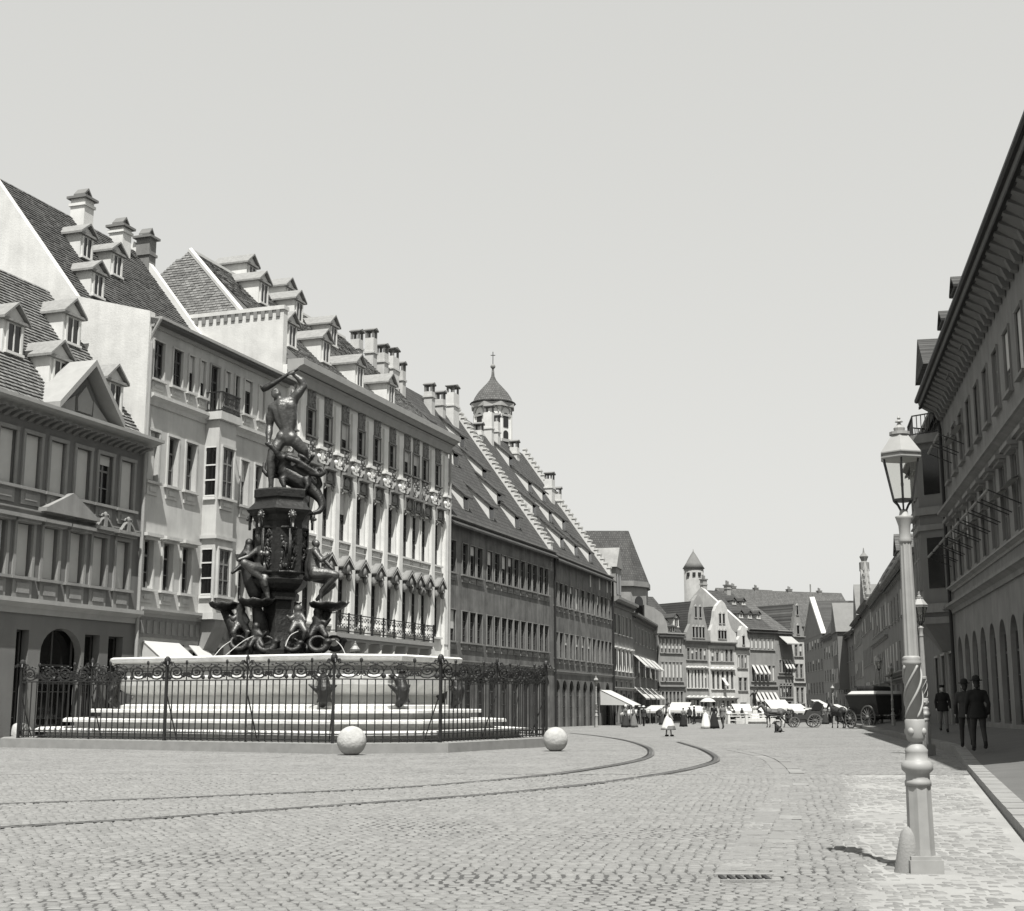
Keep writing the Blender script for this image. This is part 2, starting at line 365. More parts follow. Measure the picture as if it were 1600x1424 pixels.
    def chimney(s, x, y, zb, zt, w=.9, d=.9, m=None, style='posts'):
        h = zt - zb; key = (q2(h), w, d, (m or M_mortar).name)
        o = obj('chimney', cached(('ch',) + key, lambda: MB().box(-w / 2, w / 2, -d / 2, d / 2, -2.5, h).box(-w / 2 - .07, w / 2 + .07, -d / 2 - .07, d / 2 + .07, h * .62, h * .62 + .14).mesh('chimney', m or M_mortar)), s.e, (x, y, zb))
        def cp():
            b = MB()
            if style == 'posts':
                for a in (-1, 1):
                    for c in (-1, 1): b.box(a * w * .38 - .07, a * w * .38 + .07, c * d * .38 - .07, c * d * .38 + .07, h, h + .5)
                b.box(-w / 2 - .07, w / 2 + .07, -d / 2 - .07, d / 2 + .07, h + .5, h + .57); b.ext([(-w / 2 - .06, h + .572), (w / 2 + .06, h + .572), (0, h + .75)], -d / 2 - .1, d / 2 + .1)
            elif style == 'hood':
                b.box(-w / 2 - .15, w / 2 + .15, -d / 2 - .15, d / 2 + .15, h, h + .12)
                b.ext([(-w * .4, h + .3), (0, h + .62), (w * .4, h + .3), (w * .4, h + .22), (0, h + .5), (-w * .4, h + .22)], -d * .4, d * .4); b.box(-.05, .05, -d * .3, d * .3, h + .1, h + .5)
            else: b.box(-w / 2 - .1, w / 2 + .1, -d / 2 - .1, d / 2 + .1, h, h + .15); b.lathe([(.13, h + .152), (.13, h + .7)], 8, (-w * .2, 0)); b.lathe([(.13, h + .152), (.13, h + .6)], 8, (w * .2, 0))
            return b.mesh('chimney_cap', M_roofp)
        obj('chimney_cap', cached(('cc', style) + key, cp), o); return o
    def stepped(s, x0, x1, n, rise=.5, m=None, y0=0., yend=None):
        yr = yend; b = MB()
        for i in range(n):
            a, c = y0 + (yr - y0) * i / n, y0 + (yr - y0) * (i + 1) / n; b.box(x0, x1, a, c, s.rz(a) - 1.5, s.rz(c) + rise)
            b.box(x0 - .06, x1 + .06, a - .06, c, s.rz(c) + rise, s.rz(c) + rise + .12)
        return b.build('stepped_gable', m or M_mortar, s.e)
def tiles(b, o, ea, ed, LA, LD, w=.24, ex=.19, inside=None, lift=.05):
    """courses of roof tiles on a slope: o top-left corner, ea along, ed down the slope"""
    o, ea, ed = Vector(o), Vector(ea).normalized(), Vector(ed).normalized(); nn = ea.cross(ed)
    if nn.z < 0: nn = -nn
    for r in range(int(LD / ex)):
        for c in range(int(LA / w) + 1):
            a0 = (c - .5 * (r % 2)) * w; d0 = r * ex + random.uniform(-.012, .012); a1, d1 = a0 + w * .94, d0 + ex * 1.06
            if inside and not inside(a0 + w / 2, d0 + ex / 2): continue
            a0 = max(a0, 0); a1 = min(a1, LA)
            if a1 - a0 < .03: continue
            k = lift + random.uniform(-.012, .015)
            P = lambda a, d, h: o + ea * a + ed * d + nn * h
            b.add([P(a0, d0, .012), P(a1, d0, .012), P(a1, d1, k), P(a0, d1, k), P(a1, d1, .0), P(a0, d1, .0)], [(0, 1, 2, 3), (3, 2, 4, 5)])
def on_roof(s, u, v):
    r = ray(u, v); r2 = Vector((r.x, r.y)); t = (s.ze - s.k * s.p0.dot(s.n) - HC + s.z0) / (r.z - s.k * r2.dot(s.n))
    return (r2 * t - s.p0).dot(s.d), r2.dot(s.n) * t - s.p0.dot(s.n)
House.on_roof = on_roof

# ------------------------------------------------------------------ the ground
def ground():
    ys = [-40 + i * 4 for i in range(12)] + [8 + i * 2 for i in range(90)] + [188 + i * 30 for i in range(25)]
    xs = [-400, -200, -100] + [-60 + i * 3 for i in range(50)] + [100, 200, 400]
    b = MB(); b.add([(x, y, zg(y)) for y in ys for x in xs], [(j * len(xs) + i, j * len(xs) + i + 1, (j + 1) * len(xs) + i + 1, (j + 1) * len(xs) + i) for j in range(len(ys) - 1) for i in range(len(xs) - 1)])
    o = b.build('street', M_ground); o['kind'] = 'structure'; o['label'] = 'wide cobbled street running past the fountain into the distance'; return o
street = ground()
def setts():
    """domed setts of the foreground: the 300 nearest one by one, the rest as one mass"""
    var = []
    for i in range(10):
        w, d = random.uniform(.088, .116), random.uniform(.076, .092); b = MB(); j = lambda: random.uniform(-.011, .011)
        lo = [(-w / 2 + j(), -d / 2 + j(), -.03), (w / 2 + j(), -d / 2 + j(), -.03), (w / 2 + j(), d / 2 + j(), -.03), (-w / 2 + j(), d / 2 + j(), -.03)]
        mid = [(p[0] * .97, p[1] * .97, .005) for p in lo]; hi = [(p[0] * .72 + j() * .5, p[1] * .68 + j() * .5, .019) for p in lo]
        b.loft([lo, mid, hi]); var.append(b)
    meshes = [b.mesh('sett', M_stone, True) for b in var]; rest = MB(); cnt = 0; row = 0; y = 8.55
    while y < 27:
        x = -.42 * y - .6 + (row % 2) * .08 + random.uniform(-.03, .03)
        while x < .42 * y + .6:
            yy = y + .05 * math.sin(x * .9 + row * .05) + random.uniform(-.012, .012)
            g = xk(yy); x += .118
            if x > g - .2: continue
            i = random.randrange(10); a = random.uniform(-.12, .12); smooth_ = clamp((x - (2.3 + (yy - 10) * .23)) * 2.); z = random.uniform(-.007, .005) - .008 * clamp(noise.noise(Vector((x * .5, yy * .5, 0))) * 2 + .1) + .002 * smooth_
            if smooth_ > .5 and random.random() < .35: continue
            if cnt < 300 and abs(x) < .375 * yy and yy > 8.9:
                o = obj('sett', meshes[i], street, (x, yy, z)); o.rotation_euler = (random.uniform(-.08, .08), random.uniform(-.08, .08), a); cnt += 1
            else:
                M = Matrix.Translation((x, yy, z)) @ Matrix.Rotation(a, 4, 'Z'); rest.add([M @ Vector(p) for p in var[i].v], var[i].f)
        y += .096; row += 1
    rest.build('setts', M_stone, street, True, kind='stuff')
    b = MB()
    for i in range(46):
        y0, y1 = 8.4 + i * .41, 8.4 + (i + 1) * .41; b.quad((-.42 * y0 - .8, y0, .003), (min(.42 * y0 + .8, xk(y0) - .05), y0, .003), (min(.42 * y1 + .8, xk(y1) - .05), y1, .003), (-.42 * y1 - .8, y1, .003))
    b.build('joint_dirt', M_dirt, street)
setts()
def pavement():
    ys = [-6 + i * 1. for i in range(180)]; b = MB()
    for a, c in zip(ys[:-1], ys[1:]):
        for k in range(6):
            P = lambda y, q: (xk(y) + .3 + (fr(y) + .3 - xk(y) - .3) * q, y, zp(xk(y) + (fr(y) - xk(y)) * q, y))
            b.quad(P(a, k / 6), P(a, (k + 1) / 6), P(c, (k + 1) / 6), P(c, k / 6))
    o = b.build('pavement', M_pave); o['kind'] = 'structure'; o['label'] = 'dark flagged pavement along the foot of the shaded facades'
    for a in range(4, 110):
        c = a + .985; q = MB()
        for y0, y1 in ((a, c),):
            x0, x1 = xk(y0), xk(y1); z0, z1 = zp(x0, y0) + random.uniform(0, .012), zp(x1, y1)
            q.add([(x0, y0, z0 - .3), (x0 + .3, y0, z0 - .3), (x1 + .3, y1, z1 - .3), (x1, y1, z1 - .3), (x0, y0, z0), (x0 + .3, y0, z0), (x1 + .3, y1, z1), (x1, y1, z1)],
                  [(3, 2, 1, 0), (4, 5, 6, 7), (0, 1, 5, 4), (1, 2, 6, 5), (2, 3, 7, 6), (3, 0, 4, 7)])
        q.build('kerb_stone', M_kerb, o)
pavement()
def strip(pts, w, z, m, name, parent, side=0.):
    pts = [Vector(p) for p in pts]; b = MB(); L_, R_ = [], []
    for i, p in enumerate(pts):
        t = (pts[min(i + 1, len(pts) - 1)] - pts[max(i - 1, 0)]); n = Vector((-t.y, t.x, 0)).normalized()
        for lst, s_ in ((L_, side + w / 2), (R_, side - w / 2)): q = p + n * s_; lst.append((q.x, q.y, zg(q.y) + z))
    for i in range(len(pts) - 1): b.quad(L_[i], L_[i + 1], R_[i + 1], R_[i])
    return b.build(name, m, parent)
def smooth_path(pts, n=8):
    out = []; P = [pts[0]] + list(pts) + [pts[-1]]
    for i in range(1, len(P) - 2):
        a, b, c, d = [Vector(q) for q in P[i - 1:i + 3]]
        for k in range(n):
            t = k / n; out.append(.5 * ((2 * b) + (c - a) * t + (2 * a - 5 * b + 4 * c - d) * t * t + (3 * b - a - 3 * c + d) * t ** 3))
    return out + [Vector(pts[-1])]
track = thing('tram_track', 'curved pair of dark steel tram rails sunk in the cobbles before the fountain', 'track', (0, 0, 0))
for pts in ([(-60, 1301), (40, 1293), (240, 1281), (560, 1258), (700, 1248), (820, 1238), (960, 1222), (1060, 1206), (1108, 1194), (1119, 1187), (1112, 1179), (1090, 1169), (1060, 1160)],
            [(-60, 1262), (40, 1257), (240, 1250), (560, 1236), (700, 1227), (840, 1214), (940, 1200), (1000, 1188), (1017, 1178), (1008, 1167), (975, 1157), (930, 1150), (890, 1146)]):
    path = smooth_path([gp(*p) for p in pts], 10)
    r_ = strip(path, .075, .022, M_steel, 'rail', track); strip(path, .05, .0225, M_dark, 'groove', r_, .075)
    strip(path, .05, .0222, M_dust, 'rail_bed', r_, -.075)
gutter = thing('gutter', 'shallow gutter of large pale stones curving beside the street lamp', 'gutter', (0, 0, 0))
gpath = smooth_path([gp(*p) for p in ((1170, 1372), (1195, 1320), (1222, 1265), (1237, 1225), (1226, 1200), (1200, 1183), (1150, 1172))], 9)
acc = 0
for i in range(len(gpath) - 1):
    for k, off in enumerate((-.16, .16)):
        a, c = gpath[i], gpath[i + 1]; d = (c - a); n = Vector((-d.y, d.x, 0)).normalized(); q = MB(); g_ = .02
        for nn in range(max(1, int(d.length / .45))):
            m_ = max(1, int(d.length / .45)); p0 = a + d * (nn / m_ + .02 / d.length); p1 = a + d * ((nn + 1) / m_ - .02 / d.length); h = random.uniform(.008, .02); w_ = .14
            pts = [p0 + n * (off - w_), p1 + n * (off - w_), p1 + n * (off + w_), p0 + n * (off + w_)]
            q = MB(); q.loft([[(p.x, p.y, zg(p.y) - .05) for p in pts], [(p.x, p.y, zg(p.y) + h - .008) for p in pts], [(p.x + (p0.x + p1.x - 2 * p.x) * .05, p.y, zg(p.y) + h) for p in pts]])
            q.build('gutter_stone', random.choice((M_stone, M_stone, M_stone, M_stone, M_kerb)), gutter)
b = MB()
for i in range(37):
    y0, y1 = 8.4 + i * .5, 8.9 + i * .5
    xl = lambda y: 2.45 + (y - 10) * .225 + .12 * math.sin(y * 1.7) + .08 * math.sin(y * 4.1)
    for k in range(8):
        X = lambda y, q: xl(y) + (min(xk(y) - .03, .43 * y + 1) - xl(y)) * q
        Z = lambda y, q: zg(y) + (.0135 if 0 < q < 1 else .004)
        b.quad((X(y0, k / 8), y0, Z(y0, k / 8)), (X(y0, (k + 1) / 8), y0, Z(y0, (k + 1) / 8)), (X(y1, (k + 1) / 8), y1, Z(y1, (k + 1) / 8)), (X(y1, k / 8), y1, Z(y1, k / 8)))
b.build('dusty_strip', mat('road_dust', 0.24, .95, .4, .7, bump=.5, bscale=30), street)
gr = thing('drain_grate', 'small iron drain grate set in the gutter stones', 'drain', tuple(gp(1168, 1377)))
for i in range(6): MB().box(-.21 + i * .07, -.175 + i * .07, -.16, .16, .0, .03).build('grate_bar', M_iron, gr)
MB().box(-.24, .24, -.2, -.162, -.02, .034).box(-.24, .24, .162, .2, -.02, .034).build('grate_frame', M_kerb, gr)
MB().box(-.22, .22, -.161, .161, -.03, -.004 + .006).build('grate_pit', M_dark, gr)

# ------------------------------------------------------------------ left side of the street
def LY(y): return (-3.93 + .344 * (y - 84), y)
def yL(u): return (-3.93 - .344 * 84) / ((u - 800) / F * cT - .344)
def cornice_dentils(h, z, proj, w, step, m, y=0.):
    me = cached(('dent', w, proj, m.name), lambda: MB().ext([(0, -.25), (-proj * .5, -.12), (-proj, -.06), (-proj, 0), (0, 0)], 0, w, 'x').mesh('bracket', m))
    n = int(h.L / step)
    for i in range(n): obj('bracket', me, h.e, (step * (i + .5) - w / 2, y, z))

# --- house with the pediment
h1 = House('town_house', 'grey house with a triangular pediment, dentil cornice and pulled-down blinds', 'house', LY(yL(-60)), LY(yL(206)))
H1 = h1
ups = [(-45, -24, 658, 729), (-6, 15, 671, 742), (35, 56, 684, 755), (75, 96, 696, 767), (115, 136, 709, 778), (150.6, 170.6, 719, 785), (185, 205, 730, 796)]
for i, (a, c, t, bt) in enumerate(ups):
    x0, z1 = h1.at(a, t); x1 = h1.at(c, t + 6)[0]; x0, x1 = x0 + .15, x1 - .02
    h1.win(x0, max(x1, x0 + .85), 8.85, 10.75, dep=.13, blind=(.2 if i == 5 else .97), apron=.6, ms=M_grey)
lows = [(-60, -39, 812, 890), (-20, 1, 826, 903), (22, 43, 838, 912), (64, 85, 846, 920), (105, 125, 855, 926), (141, 160, 861, 930), (178, 196, 868, 936)]
for i, (a, c, t, bt) in enumerate(lows):
    x0 = h1.at(a, t)[0] + .1; x1 = h1.at(c, t)[0] + .1
    if x0 < .2: continue
    h1.win(x0, max(x1, x0 + .85), 5.75, 7.6, dep=.2, blind=.97, apron=.75, hood='shell' if i >= 5 else 'flat', ms=M_grey)
x0 = h1.at(64, 1000)[0]; h1.win(x0, x0 + 2.3, 0, 4.1, arch=.8, dep=.4, sur=0, sill=0, bars=3, fm=M_framed, name='door')
for a, c in ((130, 156), (167, 192), (22, 45), (-30, -5)):
    xa, xc = h1.at(a, 1000)[0], h1.at(c, 1000)[0]; h1.win(xa + .1, xc, .1, 3.95, dep=.35, sur=0, sill=0, fm=M_framed, bars=3, name='door')
Z1 = 11.55
h1.wall(Z1, M_h1, depth=10)
h1.band(Z1 + .25, .4, .7, M_trim, ov=.35); cornice_dentils(h1, Z1 - .15, .5, .2, .42, M_h1)
h1.band(5.0, .5, .35, M_trim); h1.band(8.1, .18, .16, M_grey)
xa, xb = h1.at(74, 650)[0], h1.at(172, 672)[0]
pz = Z1 + .25; pm = (xa + xb) / 2
ped = MB().ext([(xa + .3, pz + .002), (xb - .3, pz + .002), (pm, pz + 1.75)], -.1, 2.2).build('pediment', M_h1, h1.e)
b = MB()
for s_ in (-1, 1):
    e_ = xa - .1 if s_ < 0 else xb + .1
    b.ext([(e_, pz), (pm, pz + 2.0), (pm, pz + 2.25), (e_ - s_ * -.0, pz + .26)], -.6, 2.6)
b.build('pediment_cornice', M_trim, ped)
rb_ = MB(); rb_.ext([(pm - .4, pz + .25), (pm + .4, pz + .25), (pm + .45, pz + .75), (pm, pz + 1.25), (pm - .45, pz + .75)], -.2, -.08); rb_.ext([(pm - 1.5, pz + .18), (pm - .55, pz + .18), (pm - .55, pz + .8)], -.16, -.08); rb_.ext([(pm + 1.5, pz + .18), (pm + .55, pz + .18), (pm + .55, pz + .8)], -.16, -.08); rb_.build('relief', M_trim, ped)
xp0, xp1 = h1.at(60, 820)[0], h1.at(139, 830)[0]
MB().ext([(xp0, 8.25), (xp1, 8.25), ((xp0 + xp1) / 2, 8.95)], -.34, .02).box(xp0 - .1, xp1 + .1, -.4, .02, 8.1, 8.248).build('window_pediment', M_grey, h1.e)
h1.roof(Z1 + .2, 5.2, Z1 + 7.0, m=M_roof, ov=.2)
sl = math.hypot(5.2, 6.8); tb = MB(); tiles(tb, (0, 5.2, Z1 + 7.0 + .03), (1, 0, 0), (0, -5.2, -6.8), h1.L, sl - .1, .22, .2, lift=.065); tb.build('roof_tiles', M_roofp, h1.e, kind='stuff')
for u, v in ((92, 617), (178, 650), (112, 545), (20, 560)):
    x, y = h1.on_roof(u, v); h1.dorm(x - .05, y, 1.15, 1.45, .55, M_white, M_droof)
for u, v in ((187, 650),):
    pass

# --- tall pale house with the oriel
h2 = House('town_house', 'tall pale house with a balconied oriel and fire wall beside the pediment house', 'house', LY(yL(207)), LY(yL(434)))
tops = [(236, 252), (266, 281), (290.6, 299), (308.5, 316.5), (325, 338), (347.5, 354.5), (363, 369), (378, 389), (400, 409.6)]
tv = [521, 536, 548.5, 558, 567, 579, 587.5, 596, 607.5]
for i, ((a, c), t) in enumerate(zip(tops, tv)):
    x0 = h2.at(a, t)[0] + .25; x1 = h2.at(c, t + 4)[0] + .25
    if i == 4: h2.win(x0, x1, 13.95, 16.1, dep=.08, sur=.08, sill=0, fm=M_framed, name='balcony_door')
    else: h2.win(x0, x1, 14.5, 16.1, dep=.07, sur=.07, sill=.09, apron=.45, ms=M_pale, fm=M_framed)
for a, c, t in ((228, 244, 671), (258, 274, 682), (286, 302, 695), (372, 383, 728.6), (394, 405.5, 738), (414, 425, 748)):
    x0 = h2.at(a, t)[0] + .25; x1 = h2.at(c, t + 6)[0] + .2; h2.win(x0, x1, 10.3, 12.35, dep=.17, sur=.1, apron=.55, ms=M_pale)
for a, c, t in ((220, 235, 840), (250.5, 266, 846), (280, 295, 854), (368, 380, 868), (392, 403, 874), (414, 425, 880)):
    x0 = h2.at(a, t)[0] + .2; x1 = h2.at(c, t)[0] + .2; h2.win(x0, x1, 6.0, 7.95, dep=.17, sur=.1, apron=.55, hood='flat', ms=M_pale)
for a, c in ((243, 259), (273, 288), (336, 350), (360, 374), (390, 404)):
    x0 = h2.at(a, 1000)[0]; h2.win(x0, h2.at(c, 1000)[0], .1, 3.9, dep=.4, sur=0, sill=0, bars=3, fm=M_framed, name='door')
x0 = h2.at(301, 1000)[0]; h2.win(x0, h2.at(327, 1000)[0] + .1, 0, 4.0, dep=.5, arch=True, sur=0, sill=0, bars=3, fm=M_framed, name='door')
Z2 = 16.75; D2_ = 18.
h2.wall(Z2, M_pale, depth=D2_)
h2.band(Z2 + .25, .4, .5, M_trim, name='gutter_cornice'); h2.band(13.85, .45, .28, M_pale); h2.band(5.25, .35, .3, M_trim)
MB().box(.02, h2.L - .02, -.06, .1, 4.1, 4.9).build('frieze', M_stucco, h2.e)
for i in range(26): MB().box(.15 + i * .44, .38 + i * .44, -.1, -.05, 4.25, 4.75).build('fluting', M_grey, h2.e)
MB().tube([(-.15, -.55, Z2 + .1), (-.15, -.2, Z2 - .5), (-.15, -.15, Z2 - .9), (-.15, -.15, .2)], .07, 8).build('drainpipe', M_trim, h2.e)
# oriel
xo0, xo1 = h2.at(317, 700)[0] + .15, h2.at(366, 720, -.7)[0] + .1
ori = MB().box(xo0, xo1, -.7, .05, 5.0, 13.55).build('oriel', M_pale, h2.e)
MB().ext([(0.02, 3.6), (-.2, 3.7), (-.7, 4.7), (-.75, 5.0), (.02, 5.0)], xo0 + .15, xo1 - .15, 'x').build('oriel_corbel', M_grey, ori)
for z, h_, p_ in ((13.9, .34, .16), (5.28, .28, .1), (8.55, .14, .12)):
    MB().box(xo0 - p_, xo1 + p_, -.7 - p_, .04, z - h_, z).build('oriel_cornice', M_pale, ori)
for zz0, zz1 in ((10.2, 12.4), (6.0, 8.0)):
    h2.win((xo0 + xo1) / 2 - .45, (xo0 + xo1) / 2 + .45, zz0, zz1, dep=.0, sur=.1, ms=M_pale, yb=-.74, parent=ori, hole=False, apron=.5)
    MB().box(xo0 - .03, xo0 + .02, -.58, -.12, zz0, zz1).build('side_pane', M_glass, ori)
    for z in (zz0 + .02, zz0 + .7, zz0 + 1.35, zz1 - .06): MB().box(xo0 - .06, xo0 - .03, -.6, -.1, z, z + .06).build('glazing_bar', M_trimw, ori)
    MB().box(xo0 - .1, xo0 + .01, -.64, -.06, zz0 - .12, zz0 - .002).build('side_sill', M_trimw, ori)
# balcony on the oriel
bal = thing('balcony_railing', 'dark iron balcony railing on top of the oriel of the tall pale house', 'railing', tuple(h2.e.matrix_basis @ Vector((xo0, 0, 13.9))), h2.e.rotation_euler.z)
Wb = xo1 - xo0
for z in (.05, .85): MB().box(-.05, Wb + .05, -.83, -.79, z, z + .05).box(-.07, -.03, -.79, 0, z, z + .05).box(Wb + .03, Wb + .07, -.79, 0, z, z + .05).build('rail', M_iron, bal)
for i in range(19):
    x = Wb * i / 18; MB().box(x - .012, x + .012, -.822, -.798, .05, .86).build('bar', M_iron, bal)
for i in range(6):
    y = -.78 + i * .14; MB().box(-.062, -.038, y - .012, y + .012, .05, .86).build('bar', M_iron, bal)
for i in range(9):
    cx = Wb * (i + .5) / 9; MB().tube([(cx + .1 * math.cos(a), -.81, .45 + .25 * math.sin(a)) for a in [k * math.pi / 6 for k in range(13)]], .012, 4).build('ring', M_iron, bal)
# roof: shallow in front, steep behind
k2_ = (24.5 - 18.0) / 5.1
prof = [(-.45, Z2 + .12), (3.9, 18.0), (9.0, 24.5), (14.1, 18.0), (D2_, Z2), (D2_, Z2 - .2), (0, Z2 - .05), (-.45, Z2)]
MB().ext(prof, 0.0, h2.L, 'x').build('roof', M_roof, h2.e)
MB().ext([(0.05, 10.), (0.05, Z2 + .5), (3.7, 18.25), (9.0, 24.95), (14.2, 18.2), (D2_, 10.)], -.06, .3, 'x').build('fire_wall', M_fire, h2.e)
MB().ext([(3.9, 17.8), (3.9, 18.5), (9.0, 25.0), (14.2, 18.4), (14.2, 17.8)], h2.L - .35, h2.L + .02, 'x').build('verge_wall', M_white, h2.e)
h2.ze, h2.k = 18.0 - 3.9 * k2_, k2_
tb = MB(); sl = math.hypot(5.1, 6.5); tiles(tb, (.3, 9.0, 24.53), (1, 0, 0), (0, -5.1, -6.5), h2.L - .6, sl, .24, .2); tb.build('roof_tiles', M_roof, h2.e, kind='stuff')
for u, v in ((134, 410), (181, 437), (151, 470)):
    x, y = h2.on_roof(u, v); h2.dorm(x, y, .95, 1.35, .4, M_white, M_droof)
for u, v, t in ((128, 335, 298), (188, 372, 343)):
    x, z = h2.at(u, v, 8.6); h2.chimney(x, 8.6, z - .3, h2.at(u, t, 8.6)[1] - .5, .72, .8, M_white, 'hood')
x, z = h2.at(238, 410, 8.0); h2.chimney(h2.L - .1, 8.4, z - 1.2, h2.at(238, 367, 8.0)[1] - .2, .6, .8, M_mid, 'hood')

# --- stucco palace
pa = House('palace', 'long white palace with ornate stucco window heads and an iron balcony', 'palace', LY(yL(434)), LY(yL(697)))
PX = [-1.0, .45, 2.5, 4.35, 6.35, 8.35, 10.4, 12.5, 14.6, 15.95, 17.4, 19.4]
PX = [x for x in PX if x > 0]
ZP = 17.95
for i, x in enumerate(PX):
    pa.win(x - .42, x + .42, 14.85, 16.2, dep=.12, sur=.08, sill=.08, ms=M_stucco, fm=M_framed)
    pa.win(x - .52, x + .52, 9.95, 12.6, dep=.2, sur=.08, sill=.1, ms=M_trimw, fm=M_framed, apron=.55, bars=3)
    pa.win(x - .52, x + .52, 5.6, 8.15, dep=.2, sur=.08, sill=.1, ms=M_trimw, fm=M_framed, bars=3)
for x in PX[::1]:
    pa.hole(x - .5, x + .5, .3, 3.6, True)
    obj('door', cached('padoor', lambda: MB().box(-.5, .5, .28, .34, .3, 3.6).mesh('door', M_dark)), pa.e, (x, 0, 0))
pa.wall(ZP, M_palace, depth=15)
def head():
    b = MB(); b.box(-.62, .62, -.42, .03, .62, .74); b.box(-.5, .5, -.14, .02, 0, .62)
    b.ext([(-.16, .742), (.16, .742), (.22, 1.0), (.08, 1.22), (-.08, 1.22), (-.22, 1.0)], -.34, -.02)
    for s_ in (-1, 1): b.tube([(s_ * (.2 + .1 * k), -.26, 1.06 - .075 * k + .03 * math.sin(2 * k)) for k in range(5)], .07, 5); b.ext([(s_ * .62, .62), (s_ * .42, .62), (s_ * .5, .1), (s_ * .58, -.1)], -.24, 0); b.tube([(s_ * (.5 + .12 * math.cos(t)), -.16, -.2 + .16 * math.sin(t)) for t in [k * .6 for k in range(9)]], .05, 5)
    b.ext([(-.22, .1), (.22, .1), (.3, .36), (0, .56), (-.3, .36)], -.22, -.1); return b.mesh('stucco_head', M_stucco)
def pedh():
    b = MB(); b.ext([(-.6, 0), (.6, 0), (.52, .25), (.1, .62), (-.1, .62), (-.52, .25)], -.34, .02); b.ext([(-.66, .22), (0, .72), (.66, .22), (.66, .34), (0, .9), (-.66, .34)], -.46, .02)
    for s_ in (-1, 1): b.sph((s_ * .5, -.2, -.1), (.14, .16, .3), 8, 6)
    b.sph((0, -.34, .22), (.2, .14, .26), 8, 6); return b.mesh('stucco_head', M_stucco, True)
mh, mp_ = head(), pedh()
def panel(): 
    b = MB(); b.box(-.46, .46, -.07, .02, 0, 1.15)
    random.seed(5)
    for k in range(22): b.sph((random.uniform(-.36, .36), -.08, random.uniform(.12, 1.05)), (random.uniform(.05, .12), .07, random.uniform(.05, .14)), 6, 5)
    return b.mesh('stucco_panel', M_stucco, True)
mpan = panel()
for x in PX:
    obj('stucco_head', mh, pa.e, (x, 0, 12.75)); obj('stucco_head', mp_, pa.e, (x, 0, 8.3)); obj('stucco_panel', mpan, pa.e, (x, 0, 13.62)); obj('stucco_panel', mpan, pa.e, (x, 0, 16.22), scale=.9)
# pilasters with bright caps between the bays
def pil(): return MB().box(-.3, .3, -.16, .02, 4.3, 13.6).box(-.36, .36, -.2, .02, 4.3, 4.9).box(-.25, .25, -.19, -.158, 5.2, 13.2).mesh('pilaster', M_palace)
def cap_(): 
    b = MB(); b.box(-.36, .36, -.24, .02, 13.6, 13.75); 
    for s_ in (-1, 1): b.sph((s_ * .24, -.16, 13.92), (.13, .12, .15), 8, 6); b.tube([(s_ * (.1 + .12 * math.cos(t)), -.22, 14.12 + .1 * math.sin(t)) for t in [k * .7 for k in range(9)]], .035, 5)
    b.box(-.1, .1, -.26, 0, 13.76, 14.2); b.box(-.42, .42, -.3, .02, 14.3, 14.44); b.box(-.28, .28, -.12, .02, 14.442, 16.9); return b.mesh('capital', M_palace, False)
mpil, mcap = pil(), cap_()
for x in [.2 + .0] + [(p + q) / 2 for p, q in zip(PX[:-1], PX[1:]) if q - p > 1.7] + [20.6]:
    o = obj('pilaster', mpil, pa.e, (x, 0, 0)); obj('capital', mcap, o)
pa.band(ZP + .25, 1.05, .85, M_trim); pa.band(4.3, .35, .4, M_trim); pa.band(9.55, .12, .1, M_trimw)
MB().tube([(pa.L - .1, -.2, ZP - .5), (pa.L - .1, -.2, .2)], .08, 8).build('drainpipe', M_trim, pa.e)
# roof with a hip behind the fire wall
YR, ZR, XA = 7.5, 25.4, 2.6; pa.ze, pa.k = ZP + .1, (ZR - ZP - .1) / YR
b = MB(); ze_, yb_ = pa.ze, 15.
b.add([(.35, -.5, ze_ - .4), (pa.L, -.5, ze_ - .4), (pa.L, YR, ZR), (XA, YR, ZR), (.35, yb_, ze_), (pa.L, yb_, ze_), (.35, 2.6, pa.rz(2.6)), (.35, yb_ - 2.6, pa.rz(2.6))], [(0, 1, 2, 3, 6), (4, 7, 3, 2, 5), (6, 3, 7), (1, 5, 2), (0, 6, 7, 4), (0, 4, 5, 1)]); b.build('roof', M_roof, pa.e)
tb = MB()
hv = Vector((.35 - XA, 0, pa.rz(2.6) - ZR)); HLen = hv.length; hw = YR - 2.6
tiles(tb, (XA - .02, yb_ - 2.6, ZR + .03), (0, -1, 0), tuple(hv), 2 * hw, HLen, .24, .18, inside=lambda a, d: abs(a - hw) < hw * d / HLen, lift=.045)
tiles(tb, (XA, YR, ZR + .03), (1, 0, 0), (0, -YR, ze_ - ZR), pa.L - XA, math.hypot(YR, ZR - ze_), .26, .22)
tb.build('roof_tiles', M_roofp, pa.e, kind='stuff')
MB().tube([(XA, YR, ZR + .05), (.35, 2.6, pa.rz(2.6) + .05)], .16, 6).tube([(XA, YR, ZR + .05), (pa.L, YR, ZR + .05)], .14, 6).build('ridge_tiles', M_mortar, pa.e)
MB().box(-.05, .34, .3, 13, 4, 20.75).box(-.12, .4, .25, 13.1, 20.75, 20.95).build('fire_wall', M_fire, pa.e)
for i in range(24): obj('dentil', cached('fwd', lambda: MB().box(-.12, -.05, 0, .2, 20.4, 20.749).mesh('dentil', M_mid)), pa.e, (0, .5 + i * .42, 0))
for u, v in ((392, 452), (411, 480), (452, 486), (466, 507), (455, 548), (520, 545), (508, 572), (561, 610), (610, 638)):
    x, y = pa.on_roof(u, v)
    if .6 < x < pa.L - .8: pa.dorm(x, max(y, .3), 1.1, 1.5, .5, M_white, M_droof)

